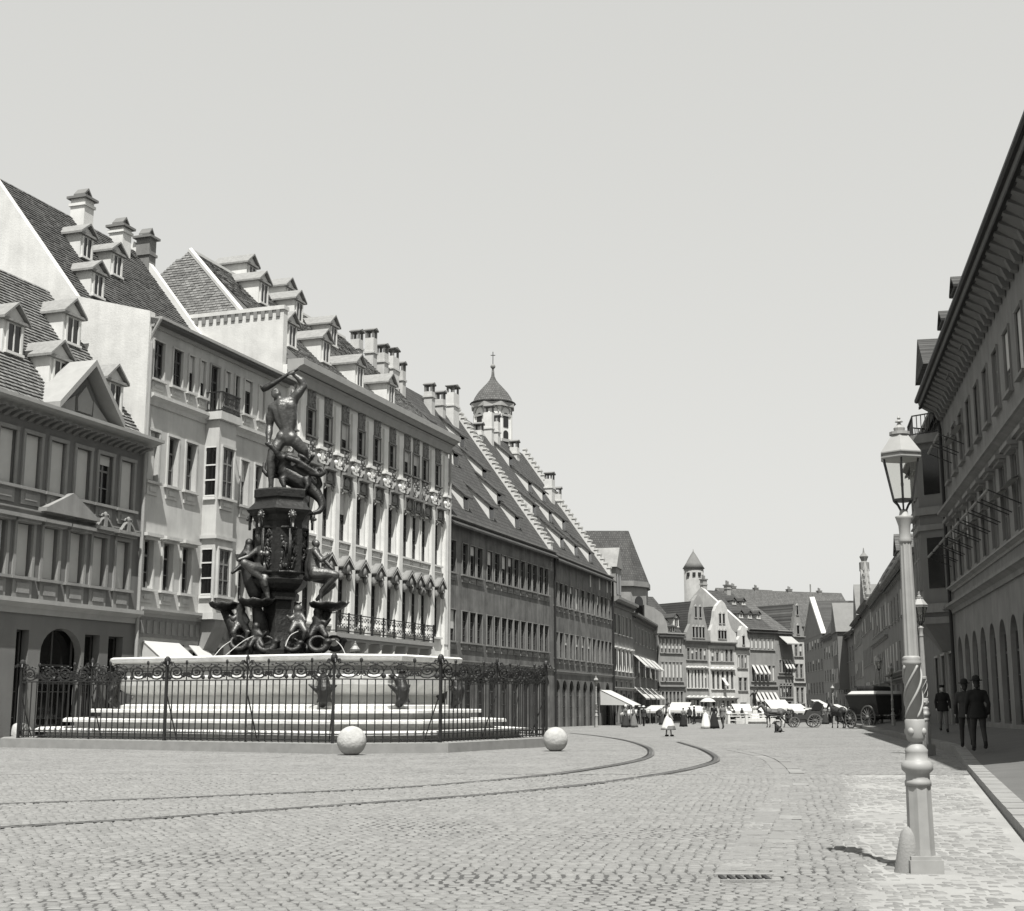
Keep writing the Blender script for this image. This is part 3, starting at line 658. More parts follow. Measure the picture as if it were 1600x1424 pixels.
# --- balcony of the palace
xb0, xb1 = 3.6, 16.4
bal = thing('palace_balcony', 'long stone balcony with curled black iron railing across the white palace front', 'balcony', tuple(pa.e.matrix_basis @ Vector((xb0, 0, 4.3))), pa.e.rotation_euler.z)
Wb = xb1 - xb0
MB().box(0, Wb, -1.15, -.42, .6, .82).box(.05, Wb - .05, -1.05, -.42, .45, .598).build('slab', M_trim, bal)
for z in (.9, 1.75): MB().box(.05, Wb - .05, -1.12, -1.08, z, z + .05).box(Wb - .1, Wb - .06, -1.08, -.3, z, z + .05).box(.06, .1, -1.08, -.3, z, z + .05).build('rail', M_iron, bal)
for i in range(10):
    x = .08 + (Wb - .16) * i / 9; MB().box(x - .035, x + .035, -1.14, -1.06, .82, 1.85).build('post', M_iron, bal)
def curl():
    b = MB()
    for s_ in (-1, 1):
        for q in (0, 1): b.tube([(s_ * (.17 + (.16 - .016 * k) * math.cos(k * .7)), -1.1, (1.15 if q else 1.53) + (.18 - .016 * k) * math.sin(k * .7)) for k in range(10)], .02, 4)
    return b.mesh('scroll', M_iron)
mc = curl()
for i in range(18): obj('scroll', mc, bal, (.1 + (Wb - .2) * (i + .5) / 18, 0, 0))
def cons(): return MB().ext([(-.4, -.9), (-.55, -.7), (-.75, -.1), (-1.05, .2), (-1.05, .44), (-.38, .44), (-.38, -.9)], -.16, .16, 'x').mesh('console', M_trim)
mco = cons()
for i in range(8): obj('console', mco, bal, (.4 + (Wb - .8) * i / 7, 0, 0))

# --- two long weathered houses with huge roofs
d1 = House('long_house', 'long dark weathered house with grouped windows and a huge steep roof', 'house', LY(yL(697)), LY(yL(865)))
for x in [.9, 3.03, 4.43, 5.75, 7.68, 9.17, 10.63, 11.92, 13.26, 14.77, 16.25, 17.55, 19.12, 20.4]:
    d1.win(x - .5, x + .5, 9.95, 11.95, dep=.12, sur=.06, apron=.5, ms=M_mid, fm=M_framed, bars=3)
    d1.win(x - .5, x + .5, 5.65, 7.6, dep=.12, sur=.06, apron=.5, ms=M_mid, fm=M_framed, bars=3)
for i in range(9):
    x = 1.6 + i * 2.35; d1.win(x - .75, x + .75, 0, 3.8, arch=True, dep=.2, sur=0, sill=0, bars=3, fm=M_framed, name='door')
d1.wall(13.4, M_dgrey, depth=16.2); d1.band(13.45, .3, .35, M_mid); d1.band(4.5, .25, .12, M_mid)
d1.roof(13.4, 8.1, 24.95, m=M_rooff, ov=.5); d1.stepped(d1.L - .55, d1.L + .02, 30, .35, M_mortar, 0, 8.1); d1.stepped(-.02, .5, 30, .3, M_mortar, 0, 8.1)
for u, v in ((678, 705), (722, 700), (757, 752), (672, 678), (712, 728), (728, 797), (768, 812), (808, 826), (696, 775), (640, 660), (780, 790)):
    x, y = d1.on_roof(u, v)
    if 1 < x < d1.L - 1.2 and y > .3: d1.shed(x, y, 1.1, .95, .9, M_mortar)
for u, v, t, w_ in ((557, 560, 520, .9), (579, 580, 518, .85), (597, 580, 542, 1.0), (612, 600, 548, 1.5), (625, 610, 570, .8), (671, 625, 603, .9), (688, 640, 615, .8), (707, 660, 606, 1.7)):
    x, z = d1.at(u, v, 7.2); zt = d1.at(u, t, 7.2)[1]; d1.chimney(clamp(x, .6, d1.L - .6), 7.2, z - .6, zt - .5, w_ * .72, .65, M_pale if w_ < 1.4 else M_mortar, 'posts')
d2 = House('long_house', 'second dark weathered house with pointed arcade doors and a stepped gable', 'house', LY(yL(865)), (9.2, 124.5))
for i, x in enumerate([.81, 2.28, 3.88, 5.54, 7.45, 9.44, 11.6, 13.37, 15.07, 16.56, 18.09, 19.65]):
    d2.win(x - .5, x + .5, 9.5, 11.3, dep=.1, sur=.06, apron=.45, ms=M_mid, fm=M_framed); d2.win(x - .5, x + .5, 5.45, 7.4, dep=.1, sur=.06, apron=.45, ms=M_mid, fm=M_framed)
for u in (923, 937, 949): x, z = d2.at(u, 905); d2.win(x - .3, x + .3, 11.85, 12.9, dep=.05, sur=.0, sill=0, blind=.98, bars=0)
for x in (1.2, 3.4, 5.6, 7.8, 10.2, 12.4, 15.1, 18.6): d2.win(x - .75, x + .75, 0, 3.75, arch=1.3, dep=.15, sur=0, sill=0, bars=3, fm=M_framed, name='door', ms=M_grey)
d2.wall(13.4, M_dgrey, depth=16.8); d2.band(13.45, .3, .3, M_mid); d2.band(4.45, .25, .12, M_mid)
MB().tube([(.1, -.15, 13.2), (.1, -.15, 0)], .08, 8).build('drainpipe', M_iron, d2.e); MB().tube([(d2.L - .1, -.15, 13.2), (d2.L - .1, -.15, 0)], .1, 8).build('drainpipe', M_iron, d2.e)
d2.roof(13.4, 8.4, 25.4, m=M_rooff, ov=.5); d2.stepped(d2.L - .55, d2.L + .02, 28, .4, M_mortar, 0, 8.4)
for u, v in ((798, 730), (828, 770), (850, 785), (835, 806), (860, 816), (881, 829), (878, 857), (900, 869), (922, 879)):
    x, y = d2.on_roof(u, v); d2.shed(x, y, 1.15, .95, .9, M_mortar)
for u, v, t, w_ in ((774, 690, 655, 1.0), (764, 700, 640, .9), (748, 680, 668, .9), (804, 715, 695, 1.1), (859, 775, 745, 1.5), (871, 790, 768, .7)):
    y_ = 5.0 if u > 850 else 7.6
    x, z = d2.at(u, v, y_); zt = d2.at(u, t, y_)[1]; d2.chimney(min(x, d2.L + .3), y_, z - .8, zt - .3, w_ * .75, .7, M_mortar, 'posts')

# ------------------------------------------------------------------ far houses
def rows_of(h, specs, x0=.3, x1=None, w=.95, ref=None, **k):
    """rows of windows: (z0, z1, count, options)"""
    x1 = h.L - .3 if x1 is None else x1
    for (za, zb, n, kw) in specs:
        q = dict(dep=.09, sur=.08, sill=.08, bars=2); q.update(k); q.update(kw); ww = q.pop('w', w); xs0, xs1 = q.pop('x', (x0, x1))
        for i in range(n):
            ww = min(ww, (xs1 - xs0) / n * .62); x = xs0 + (xs1 - xs0) * (i + .5) / n; h.win(x - ww / 2, x + ww / 2, za, zb, **q)
def awning(h, x, z, w=1.2, d=.9, drop=.6, m=None, parent=None, label=None, group='window awnings'):
    """a small canvas window awning hung on a facade: a thing of its own"""
    M = h.e.matrix_basis
    o = thing('window_awning', label or 'small slanting canvas awning over a window of a far house', 'awning', tuple(M @ Vector((x, 0, z))), h.e.rotation_euler.z, group)
    obj('canvas', cached(('aw', q2(w), d, drop, (m or M_cloth).name), lambda: MB().add([(-w / 2, -.02, 0), (w / 2, -.02, 0), (w / 2, -d, -drop), (-w / 2, -d, -drop), (-w / 2, -d, -drop - .14), (w / 2, -d, -drop - .14), (-w / 2, -.02, -.03), (w / 2, -.02, -.03), (w / 2, -d + .02, -drop - .03), (-w / 2, -d + .02, -drop - .03)],
        [(0, 1, 2, 3), (3, 2, 5, 4), (7, 6, 9, 8)]).mesh('canvas', m or M_cloth)), o)
    obj('arm', cached(('ar', q2(w), d, drop), lambda: MB().tube([(-w / 2, 0, -drop - .1), (-w / 2, -d, -drop - .06)], .02, 4).tube([(w / 2, 0, -drop - .1), (w / 2, -d, -drop - .06)], .02, 4).mesh('arm', M_iron)), o)
    return o
def gable(h, pts, m, thick=.5, depth=9., mr=None, y=-.06):
    P = [h.at(*p) for p in pts]; zb = min(p[1] for p in P) ; 
    o = MB().ext(P, y, y + thick).build('gable', m, h.e)
    xs = [p[0] for p in P]; zt = max(p[1] for p in P); xm = P[max(range(len(P)), key=lambda i: P[i][1])][0]
    MB().ext([(min(xs) + .2, zb - .1), (max(xs) - .2, zb - .1), (xm, zt - .7)], y + thick, depth).build('gable_roof', mr or M_rooff, h.e); return o
def gwin(g, x0, x1, z0, z1, y=-.06, ped=True):
    w = x1 - x0
    MB().box(x0, x1, y - .02, y + .02, z0, z1).build('gable_pane', M_glass, g); b = MB().box(x0 - .05, x0, y - .06, y + .02, z0, z1).box(x1, x1 + .05, y - .06, y + .02, z0, z1).box(x0 - .08, x1 + .08, y - .1, y + .02, z0 - .08, z0)
    if ped: b.ext([(x0 - .08, z1), (x1 + .08, z1), ((x0 + x1) / 2, z1 + .28)], y - .1, y + .02)
    b.build('gable_window_frame', M_trim, g)
A5, A6, A7 = (9.2, 124.5), (12.1, 136.), (17.3, 162.)
l5 = House('town_house', 'narrow dark house with a small pedimented gable beyond the stepped gable', 'house', A5, A6)
ze = l5.at(972, 944)[1]
rows_of(l5, [(ze - 3.0, ze - 1.2, 5, {}), (ze - 6.4, ze - 4.4, 5, dict(hood='flat', ms=M_trimw)), (ze - 9.0, ze - 7.4, 4, {}), (.2, 2.9, 3, dict(w=2.2, name='shop_window', sur=0, sill=0))])
l5.wall(ze, M_mid, depth=12); l5.band(ze + .3, .8, .7, M_mid); l5.band(ze - 6.9, .25, .25, M_trim); l5.band(3.5, .3, .3, M_trim); l5.roof(ze, 6, ze + 5.5, m=M_rooff)
gx = 3.4; g5 = MB().box(gx - 1.5, gx + 1.5, -.1, 5, ze - .2, ze + 3.2).ext([(gx - 1.8, ze + 3.202), (gx + 1.8, ze + 3.202), (gx, ze + 5.2)], -.25, 6.).build('gable_dormer', M_grey, l5.e)
for i in (-1, 1): MB().box(gx + i * .7 - .35, gx + i * .7 + .35, -.13, -.08, ze + .7, ze + 2.6).build('gable_pane', M_glass, g5)
l6 = House('town_house', 'dark house hung with two rows of white awnings on the bend', 'house', A6, A7)
ze = l6.at(1008, 973)[1]; L6Z = ze
rows_of(l6, [(ze - 2.6, ze - 1.0, 7, {}), (ze - 6.0, ze - 4.0, 8, {}), (ze - 9.2, ze - 7.2, 8, {}), (.2, 2.9, 5, dict(w=3.4, name='shop_window', sur=0, sill=0))])
l6.wall(ze, M_dim, depth=12); l6.band(ze + .25, .6, .6, M_dim); l6.band(3.6, .35, .35, M_trim); l6.roof(ze, 6, ze + 5, m=M_rooff)
for i in range(4):
    for zz, ln in ((ze - 3.9, 'upper'), (ze - 7.1, 'lower')): awning(l6, 2.6 + i * 5.9, zz, 4.6, 1.2, 1.1, label='white canvas awning in the %s row on the dark house at the bend' % ln)
for u in (998, 1010): x, y = l6.on_roof(u, 955); l6.dorm(x, 1.2, 2.2, 1.8, 1.0, M_grey, M_rooff)
# the row of houses that closes the view
Q0, Q1 = Vector((17.6, 163.)), Vector((38.3, 178.))
def Q(u):
    k = (u - 800) / F * cT; d = Q1 - Q0; t = (k * Q0.y - Q0.x) / (d.x - k * d.y); p = Q0 + d * t; return (p.x, p.y)
def F_(u0, u1, label, name='gabled_house'): return House(name, label, 'house', Q(u0), Q(u1))
f1 = F_(1030, 1071, 'narrow house with a round dormer and a dark roof closing the street', 'town_house')
ze = f1.at(1056, 992)[1]
rows_of(f1, [(ze - 2.2, ze - .5, 6, dict(blind=.7)), (ze - 5.6, ze - 3.3, 6, dict(blind=.8)), (ze - 9.3, ze - 6.8, 6, {}), (.2, 2.8, 2, dict(w=2.6, name='shop_window', sur=0, sill=0))], w=.8)
f1.wall(ze, M_grey, depth=12); f1.band(ze + .2, .4, .35, M_trim); f1.band(ze - 6.2, .2, .3, M_dim); f1.roof(ze, 5.5, f1.at(1056, 935, 5.5)[1], m=M_rooff)
x, y = f1.on_roof(1059, 985); f1.dorm(x, y + .3, .9, 1.3, .45, M_white, M_rooff)
for i in range(4): f1.shed(.7 + i * .75, .4, .45, .6, .3, M_white)
f2 = F_(1071, 1109, 'pale house with a curved baroque gable and pointed window heads')
ze = f2.at(1090, 1003)[1]
rows_of(f2, [(ze - 2.6, ze - .9, 6, {}), (ze - 7.6, ze - 4.4, 6, dict(hood='ped', ms=M_trimw)), (ze - 12.4, ze - 9.6, 5, {}), ] if ze > 14 else [(ze - 2.2, ze - .8, 5, {}), (ze - 5.6, ze - 3.4, 6, dict(hood='ped', ms=M_trimw)), (ze - 8.9, ze - 7, 5, dict(hood='ped', ms=M_trimw)), (.2, 2.4, 3, dict(w=1.6, name='shop_window', sur=0, sill=0))], w=.62)
f2.wall(ze, M_grey, depth=12); f2.band(ze + .2, .45, .45, M_mid); f2.band(2.9, .3, .5, M_dim)
g = gable(f2, [(1071.5, 1002), (1072, 988), (1078, 975), (1079, 960), (1081, 950), (1084, 938), (1089, 930), (1094, 933), (1097, 942), (1099, 955), (1101, 968), (1105, 983), (1108.5, 996), (1108.5, 1003)], M_grey)
xm = f2.at(1090, 960)[0]
for i in (-1, 1): gwin(g, xm + i * .38 - .17, xm + i * .38 + .17, ze + 3.0, ze + 4.3)
for i in (-1.5, -.5, .5, 1.5): gwin(g, xm + i * .56 - .16, xm + i * .56 + .16, ze + .5, ze + 1.8)
f3 = F_(1109, 1151, 'white house with a curved gable and a striped window blind')
ze = f3.at(1130, 1006)[1]
rows_of(f3, [(ze - 2.2, ze - .7, 5, {}), (ze - 5.6, ze - 3.4, 5, dict(hood='ped', ms=M_trimw)), (ze - 8.9, ze - 7, 5, dict(hood='ped', ms=M_trimw)), (.2, 2.4, 3, dict(w=1.7, name='shop_window', sur=0, sill=0))], w=.85)
f3.wall(ze, M_pale, depth=12); f3.band(ze + .2, .45, .5, M_mid); f3.band(2.9, .3, .5, M_dim)
g = gable(f3, [(1109.5, 1005), (1109.5, 985), (1113, 976), (1115, 965), (1116, 955), (1119, 947), (1123, 942), (1127, 938), (1132, 943), (1136, 952), (1137, 965), (1140, 977), (1144, 985), (1149.5, 990), (1150.5, 1006)], M_pale)
xm = f3.at(1127, 960)[0]
for i in (-1, 1): gwin(g, xm + i * .32 - .16, xm + i * .32 + .16, ze + 2.5, ze + 3.7)
for i in (-1, 0, 1): gwin(g, xm + i * .52 - .18, xm + i * .52 + .18, ze + .6, ze + 1.6)
awning(f3, f3.L * .5, ze - 4.2, .5, .9, .9, label='single white window awning on the curved-gabled white house')
f4 = F_(1151, 1172, 'slender white house with a small curved gable beside the big roof')
ze = f4.at(1161, 1014)[1]
rows_of(f4, [(ze - 2.4, ze - .8, 3, {}), (ze - 5.2, ze - 3.6, 2, {}), (ze - 8.6, ze - 7.0, 2, {}), (.2, 2.3, 1, dict(w=2.6, name='shop_window', sur=0, sill=0))], w=.8)
f4.wall(ze, M_pale, depth=12); f4.band(ze + .2, .4, .4, M_mid)
g = gable(f4, [(1151.5, 1013), (1152, 1000), (1155.5, 994), (1156, 985), (1159, 978), (1163, 978), (1166, 984), (1167.5, 996), (1171, 1004), (1171.5, 1014)], M_pale)
xm = f4.at(1161, 1000)[0]; gwin(g, xm - .18, xm + .18, ze + .5, ze + 1.6)
f5 = F_(1172, 1216, 'broad house under a big dark roof with two rows of slanting awnings', 'town_house')
ze = f5.at(1194, 986)[1]
rows_of(f5, [(ze - 2.4, ze - .9, 6, dict(blind=.9)), (ze - 6.4, ze - 4.4, 6, {}), (ze - 9.8, ze - 7.8, 6, {}), (.2, 2.4, 3, dict(w=1.8, name='shop_window', sur=0, sill=0))], w=.85)
f5.wall(ze, M_grey, depth=16); f5.band(ze + .25, .45, .5, M_mid); f5.band(ze - 7.0, .2, .2, M_mid)
zr = f5.at(1190, 928, 8)[1]; f5.roof(ze, 8, zr, m=M_rooff, x0=-.2)
MB().ext([(0, ze - .5), (0, ze + .3), (8, zr + .35), (16, ze + .3), (16, ze - .5)], -.3, .1, 'x').build('gable_wall', M_pale, f5.e)
for i in range(3): x, y = f5.on_roof(1166 + i * 13, 975); f5.dorm(x, 2.2, .6, .8, .3, M_white, M_rooff)
for i in range(2): x, y = f5.on_roof(1160 + i * 14, 958); f5.dorm(x, 5.0, .55, .7, .3, M_white, M_rooff)
x, z = f5.at(1109, 920, 8); f5.chimney(0.2, 8, zr - .5, zr + 1.3, .7, .6, M_trim, 'pots'); f5.chimney(f5.L * .8, 7.5, zr - .5, zr + .7, .7, .6, M_trim, 'pots')
for i in range(4): awning(f5, .3 + (f5.L - .6) * (i + .5) / 6, ze - 4.3, .42, .8, 1.1, label='small white awning in the upper row on the broad big-roofed house')
for i in range(6): awning(f5, .3 + (f5.L - .6) * (i + .5) / 6, ze - 7.7, .45, .8, 1.1, label='small white awning in the lower row on the broad big-roofed house')
f6 = F_(1216, 1241, 'grey house with a long awning under its pale roof', 'town_house')
ze = f6.at(1228, 988)[1]
rows_of(f6, [(ze - 5.2, ze - 3.6, 4, {}), (ze - 8.4, ze - 6.6, 4, {}), (.2, 2.4, 2, dict(w=1.8, name='shop_window', sur=0, sill=0)), (3.0, 4.4, 4, {})], w=.7)
f6.wall(ze, M_grey, depth=16); f6.band(ze + .2, .35, .4, M_trim); f6.band(ze - 5.6, .16, .2, M_trim); f6.roof(ze, 8, f6.at(1228, 940, 8)[1], m=M_roofl)
awning(f6, f6.L / 2, ze - .4, f6.L - .6, 1.6, 1.1, M_clothd, label='long dull canvas awning under the eaves of the grey house')
for i in range(3): awning(f6, .3 + (f6.L - .6) * (i + 1.5) / 4, ze - 3.5, .36, .8, 1.1, label='small white window awning below the long dull awning')
f7 = F_(1241, 1260, 'narrow pale house with a high stepped gable beside the alley', 'gabled_house')
ze = f7.at(1250, 997)[1]
rows_of(f7, [(ze - 2.4, ze - .8, 2, {}), (ze - 5.2, ze - 3.4, 2, {}), (ze - 8.4, ze - 6.4, 2, {}), (.2, 2.4, 1, dict(w=2.6, name='shop_window', sur=0, sill=0))], w=.8)
f7.wall(ze, M_pale, depth=12); f7.band(ze + .2, .3, .3, M_trim); f7.band(ze - 5.8, .2, .2, M_dim)
x1_ = f7.L; zt = f7.at(1253, 938)[1]; b = []
for i in range(6): b += [(x1_ * .5 * i / 6, ze + (zt - ze) * (i + .6) / 6.5), (x1_ * .5 * (i + 1) / 6, ze + (zt - ze) * (i + .6) / 6.5)]
b = [(0, ze)] + b; b += [(x1_ - p[0], p[1]) for p in reversed(b)]
g = MB().ext(b, -.05, .5).build('gable', M_grey, f7.e); MB().ext([(.1, ze), (x1_ - .1, ze), (x1_ / 2, zt - .5)], .5, 12).build('gable_roof', M_roofl, f7.e)
gwin(g, x1_ * .4, x1_ * .6, ze + .5, ze + 1.6, -.05); gwin(g, x1_ * .42, x1_ * .58, ze + 3.0, ze + 4.2, -.05)
# houses up the narrowing right-hand side
def RH(ya, yb, label, xa=None, xb=None, name='town_house', z0=None):
    return House(name, label, 'house', (xb if xb is not None else fr(yb), yb), (xa if xa is not None else fr(ya), ya), z0=z0)
def rows_of2(h, specs, **k):
    k.update(dep=.01, sur=0, sill=.06); k.setdefault('w', 1.25)
    rows_of(h, [(a, b, n, {q: v for q, v in kw.items() if q not in ('hood', 'ms')}) for a, b, n, kw in specs], **{q: v for q, v in k.items() if q != 'ms'})
r9 = RH(212, 240, 'tall dark house with a white-edged gable past the alley', 48.6, 51.6, 'gabled_house')
ze = r9.at(1280, 992)[1]
rows_of2(r9, [(ze - 2.0, ze - .6, 7, {}), (ze - 5.5, ze - 3.8, 7, {}), (ze - 9.2, ze - 7.4, 7, {}), (ze - 13, ze - 11, 7, {}), (.2, 2.8, 4, dict(w=2.6, name='shop_window', sur=0, sill=0))], fm=M_dim)
r9.wall(ze, M_dim, depth=14); gz = r9.at(1278, 930)[1]
MB().ext([(0, ze), (r9.L, ze), (r9.L * .5, gz)], -.05, .4).build('gable', M_dim, r9.e)
MB().ext([(-.3, ze), (r9.L * .5, gz + .5), (r9.L * .5, gz - .1), (.6, ze)], -.2, .6).ext([(r9.L + .3, ze), (r9.L * .5, gz + .5), (r9.L * .5, gz - .1), (r9.L - .6, ze)], -.2, .6).build('verge', M_pale, r9.e); MB().ext([(.1, ze), (r9.L - .1, ze), (r9.L * .5, gz - .2)], .4, 14).build('gable_roof', M_rooff, r9.e)
MB().tube([(r9.L * .5, 0, gz), (r9.L * .5, 0, gz + 2.6)], .12, 6).build('finial', M_mid, r9.e)
r8 = RH(192, 212, 'dark house with a low roof up the narrowing street', 45.9, 48.6)
ze = r8.at(1303, 990)[1]
rows_of2(r8, [(ze - 3.2, ze - 1.5, 5, {}), (ze - 6.6, ze - 4.9, 5, {}), (ze - 10., ze - 8.2, 5, {}), (.2, 2.8, 3, dict(w=2.6, name='shop_window', sur=0, sill=0))])
r8.wall(ze, M_mid, depth=12); r8.band(ze + .2, .4, .5, M_dim); r8.roof(ze, 2.2, ze + 4.5, 12, m=M_rooff)
r7 = RH(166, 192, 'dark house with a triangular roof gable and a square oriel', 41.9, 45.9, 'gabled_house')
ze = r7.at(1322, 994)[1]
rows_of2(r7, [(ze - 3.4, ze - 1.5, 7, {}), (ze - 7.2, ze - 5.2, 7, {}), (ze - 10.8, ze - 9., 7, {}), (.2, 2.8, 4, dict(w=2.6, name='shop_window', sur=0, sill=0))])
r7.wall(ze, M_dim, depth=12); r7.band(ze + .2, .4, .5, M_dim); r7.roof(ze, 2.4, ze + 4, 12, m=M_rooff)
o = MB().box(r7.L * .35, r7.L * .65, -1.2, 0, 4, ze + .5).ext([(r7.L * .35 - .3, ze + .502), (r7.L * .65 + .3, ze + .502), (r7.L * .5, ze + 4.5)], -1.4, 4).build('oriel', M_dim, r7.e)
for zz in (4.8, 8.4):
    for i in range(3): MB().box(r7.L * .39 + i * 2.2, r7.L * .39 + i * 2.2 + 1.2, -1.24, -1.19, zz, zz + 1.9).build('pane', M_glass, o)
r6 = RH(146, 166, 'dark house with a plain pointed street gable', None, 41.9, 'gabled_house')
ze = r6.at(1345, 965)[1]
rows_of2(r6, [(ze - 2.8, ze - 1.2, 6, {}), (ze - 6.4, ze - 4.6, 6, {}), (ze - 9.8, ze - 8., 6, {}), (.2, 2.8, 3, dict(w=2.6, name='shop_window', sur=0, sill=0))])
r6.wall(ze, M_grey, depth=12); r6.band(ze + .2, .4, .5, M_dim); MB().ext([(r6.L * .1, ze), (r6.L * .6, ze), (r6.L * .35, ze + 4.6)], -.1, 10).build('gable', M_dim, r6.e); r6.roof(ze, 2.2, ze + 3, 12, m=M_rooff)
r5 = RH(126, 146, 'dark house with an ornate scrolled gable crowned by a finial', name='gabled_house')
ze = r5.at(1357, 943)[1]
rows_of2(r5, [(ze - 2.6, ze - 1., 7, {}), (ze - 5.8, ze - 4., 7, {}), (ze - 9.2, ze - 7.4, 7, {}), (ze - 12.2, ze - 10.8, 7, {}), (.2, 2.8, 4, dict(w=2.6, name='shop_window', sur=0, sill=0))], w=1.1, ms=M_mid)
r5.wall(ze, M_mid, depth=12); r5.band(ze + .2, .5, .6, M_dim); r5.roof(ze, 2.4, ze + 4.2, 12, m=M_rooff)
zt = r5.at(1356, 884)[1]; c_ = r5.L * .45; st = []
for i in range(5): zz = ze + (zt - ze) * i / 5; hw = 5.2 * (1 - i / 5.6); st += [(c_ - hw, zz), (c_ - hw + .1, zz + (zt - ze) / 10), (c_ - hw + .7, zz + (zt - ze) / 5.01)]
st += [(c_, zt + .8)]; st += [(2 * c_ - p[0], p[1]) for p in reversed(st[:-1])]
g = MB().ext(st, -.3, .5).build('gable', M_mid, r5.e)
for i in range(5):
    zz = ze + (zt - ze) * i / 5; hw = 5.2 * (1 - i / 5.6)
    for s_ in (-1, 1): MB().lathe([(.3, zz), (.3, zz + .6), (.18, zz + .7), (.26, zz + 1.0), (.05, zz + 1.9)], 8, (c_ + s_ * (hw - .1), .1)).build('obelisk', M_trim, g)
MB().lathe([(.5, zt + .3), (.5, zt + 1.2), (.25, zt + 1.3), (.45, zt + 1.8), (.1, zt + 2.2), (.03, zt + 2.7)], 8, (c_, .1)).build('finial', M_mid, g)
r4 = RH(104, 126, 'grey house with tall windows and a pale tiled roof along the right side')
ze = r4.at(1384, 914)[1]
rows_of2(r4, [(ze - 3.2, ze - 1.2, 9, {}), (ze - 7.4, ze - 4.8, 9, dict(ms=M_mid)), (ze - 11., ze - 8.8, 9, {}), (.2, 3.0, 5, dict(w=2.4, name='shop_window', sur=0, sill=0))], w=1.0)
r4.wall(ze, M_grey, depth=12); r4.band(ze + .25, .6, .5, M_mid); r4.band(ze - 3.8, .25, .3, M_mid); r4.band(3.6, .3, .5, M_mid); r4.roof(ze, 1.6, ze + 3.0, 12, m=M_roofl)
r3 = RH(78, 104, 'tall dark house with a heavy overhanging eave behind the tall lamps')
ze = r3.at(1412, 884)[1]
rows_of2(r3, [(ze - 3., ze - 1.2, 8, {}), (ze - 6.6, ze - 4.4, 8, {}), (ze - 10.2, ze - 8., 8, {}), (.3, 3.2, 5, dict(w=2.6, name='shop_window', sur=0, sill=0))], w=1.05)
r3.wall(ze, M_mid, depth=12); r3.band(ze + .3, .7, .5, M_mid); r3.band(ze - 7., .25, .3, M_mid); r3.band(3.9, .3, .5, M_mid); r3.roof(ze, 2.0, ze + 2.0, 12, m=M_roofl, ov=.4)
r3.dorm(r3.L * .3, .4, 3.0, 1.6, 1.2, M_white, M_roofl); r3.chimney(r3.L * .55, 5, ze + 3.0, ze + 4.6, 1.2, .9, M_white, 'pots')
# --- house with the stacked oriel
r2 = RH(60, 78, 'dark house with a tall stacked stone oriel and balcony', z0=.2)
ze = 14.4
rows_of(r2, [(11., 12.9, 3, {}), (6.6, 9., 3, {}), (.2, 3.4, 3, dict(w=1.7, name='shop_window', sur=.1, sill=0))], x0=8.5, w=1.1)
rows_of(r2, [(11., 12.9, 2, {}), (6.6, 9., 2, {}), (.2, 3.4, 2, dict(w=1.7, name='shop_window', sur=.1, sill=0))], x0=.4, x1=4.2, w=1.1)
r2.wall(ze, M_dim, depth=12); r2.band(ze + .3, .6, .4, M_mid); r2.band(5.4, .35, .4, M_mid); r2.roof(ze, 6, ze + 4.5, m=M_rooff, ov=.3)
oc = (r2.at(1470, 800, -1.0)[0]); oc = clamp(oc, 3.5, r2.L - 2.5)
def bay(z): return [(oc - 2.0, z), (oc - 1.1, z), (oc + 1.1, z), (oc + 2.0, z)]
def bpoly(k=1., g=0.): return [(oc - 2.1 - g, .05), (oc - 1.25 - g * .7, -1.1 * k - g), (oc + 1.25 + g * .7, -1.1 * k - g), (oc + 2.1 + g, .05)]
ori = MB().ext(bpoly(), 4.9, 13.4, 'z').build('oriel', M_dim, r2.e)
for z, hh, g_ in ((13.4, .4, .25), (10.0, .35, .2), (9.2, .25, .12), (5.6, .4, .22), (5.0, .3, .12)): MB().ext(bpoly(1, g_), z - hh, z, 'z').build('oriel_cornice', M_mid, ori)
MB().loft([[(p[0], p[1], 4.7) for p in bpoly()], [(oc + (p[0] - oc) * .35, p[1] * .3, 3.5) for p in bpoly()]]).build('oriel_corbel', M_dim, ori)
for zz, hh in ((6.3, 2.3), (10.6, 2.1)):
    MB().box(oc - .95, oc - .1, -1.14, -1.09, zz, zz + hh).build('pane', M_glass, ori); MB().box(oc + .1, oc + .95, -1.14, -1.09, zz, zz + hh).build('pane', M_glass, ori)
    MB().box(oc - 1.08, oc - .95, -1.2, -1.09, zz - .05, zz + hh + .1).box(oc - .1, oc + .1, -1.2, -1.09, zz - .05, zz + hh + .1).box(oc + .95, oc + 1.08, -1.2, -1.09, zz - .05, zz + hh + .1).box(oc - .95, oc + .95, -1.17, -1.09, zz + hh * .62, zz + hh * .62 + .07).build('window_frame', M_grey, ori)
    for s_ in (-1, 1):
        A, B_ = Vector((oc + s_ * 1.25, -1.1)), Vector((oc + s_ * 2.1, .05)); d_ = (B_ - A); n_ = Vector((d_.y, -d_.x)) * s_; n_.normalize()
        if n_.y > 0: n_ = -n_
        q0, q1 = A + d_ * .22 + n_ * .03, A + d_ * .78 + n_ * .03
        MB().add([(q0.x, q0.y, zz), (q1.x, q1.y, zz), (q1.x, q1.y, zz + hh), (q0.x, q0.y, zz + hh)], [(0, 1, 2, 3)]).build('side_pane', M_glass, ori)
rl = thing('balcony_railing', 'iron balcony railing on top of the stone oriel in the shade', 'railing', tuple(r2.e.matrix_basis @ Vector((oc, 0, 13.4))), r2.e.rotation_euler.z)
pp = [(p[0] - oc, p[1]) for p in bpoly(1, .1)]
for z in (.08, .95): MB().tube([(p[0], p[1], z) for p in pp], .04, 4).build('rail', M_iron, rl)
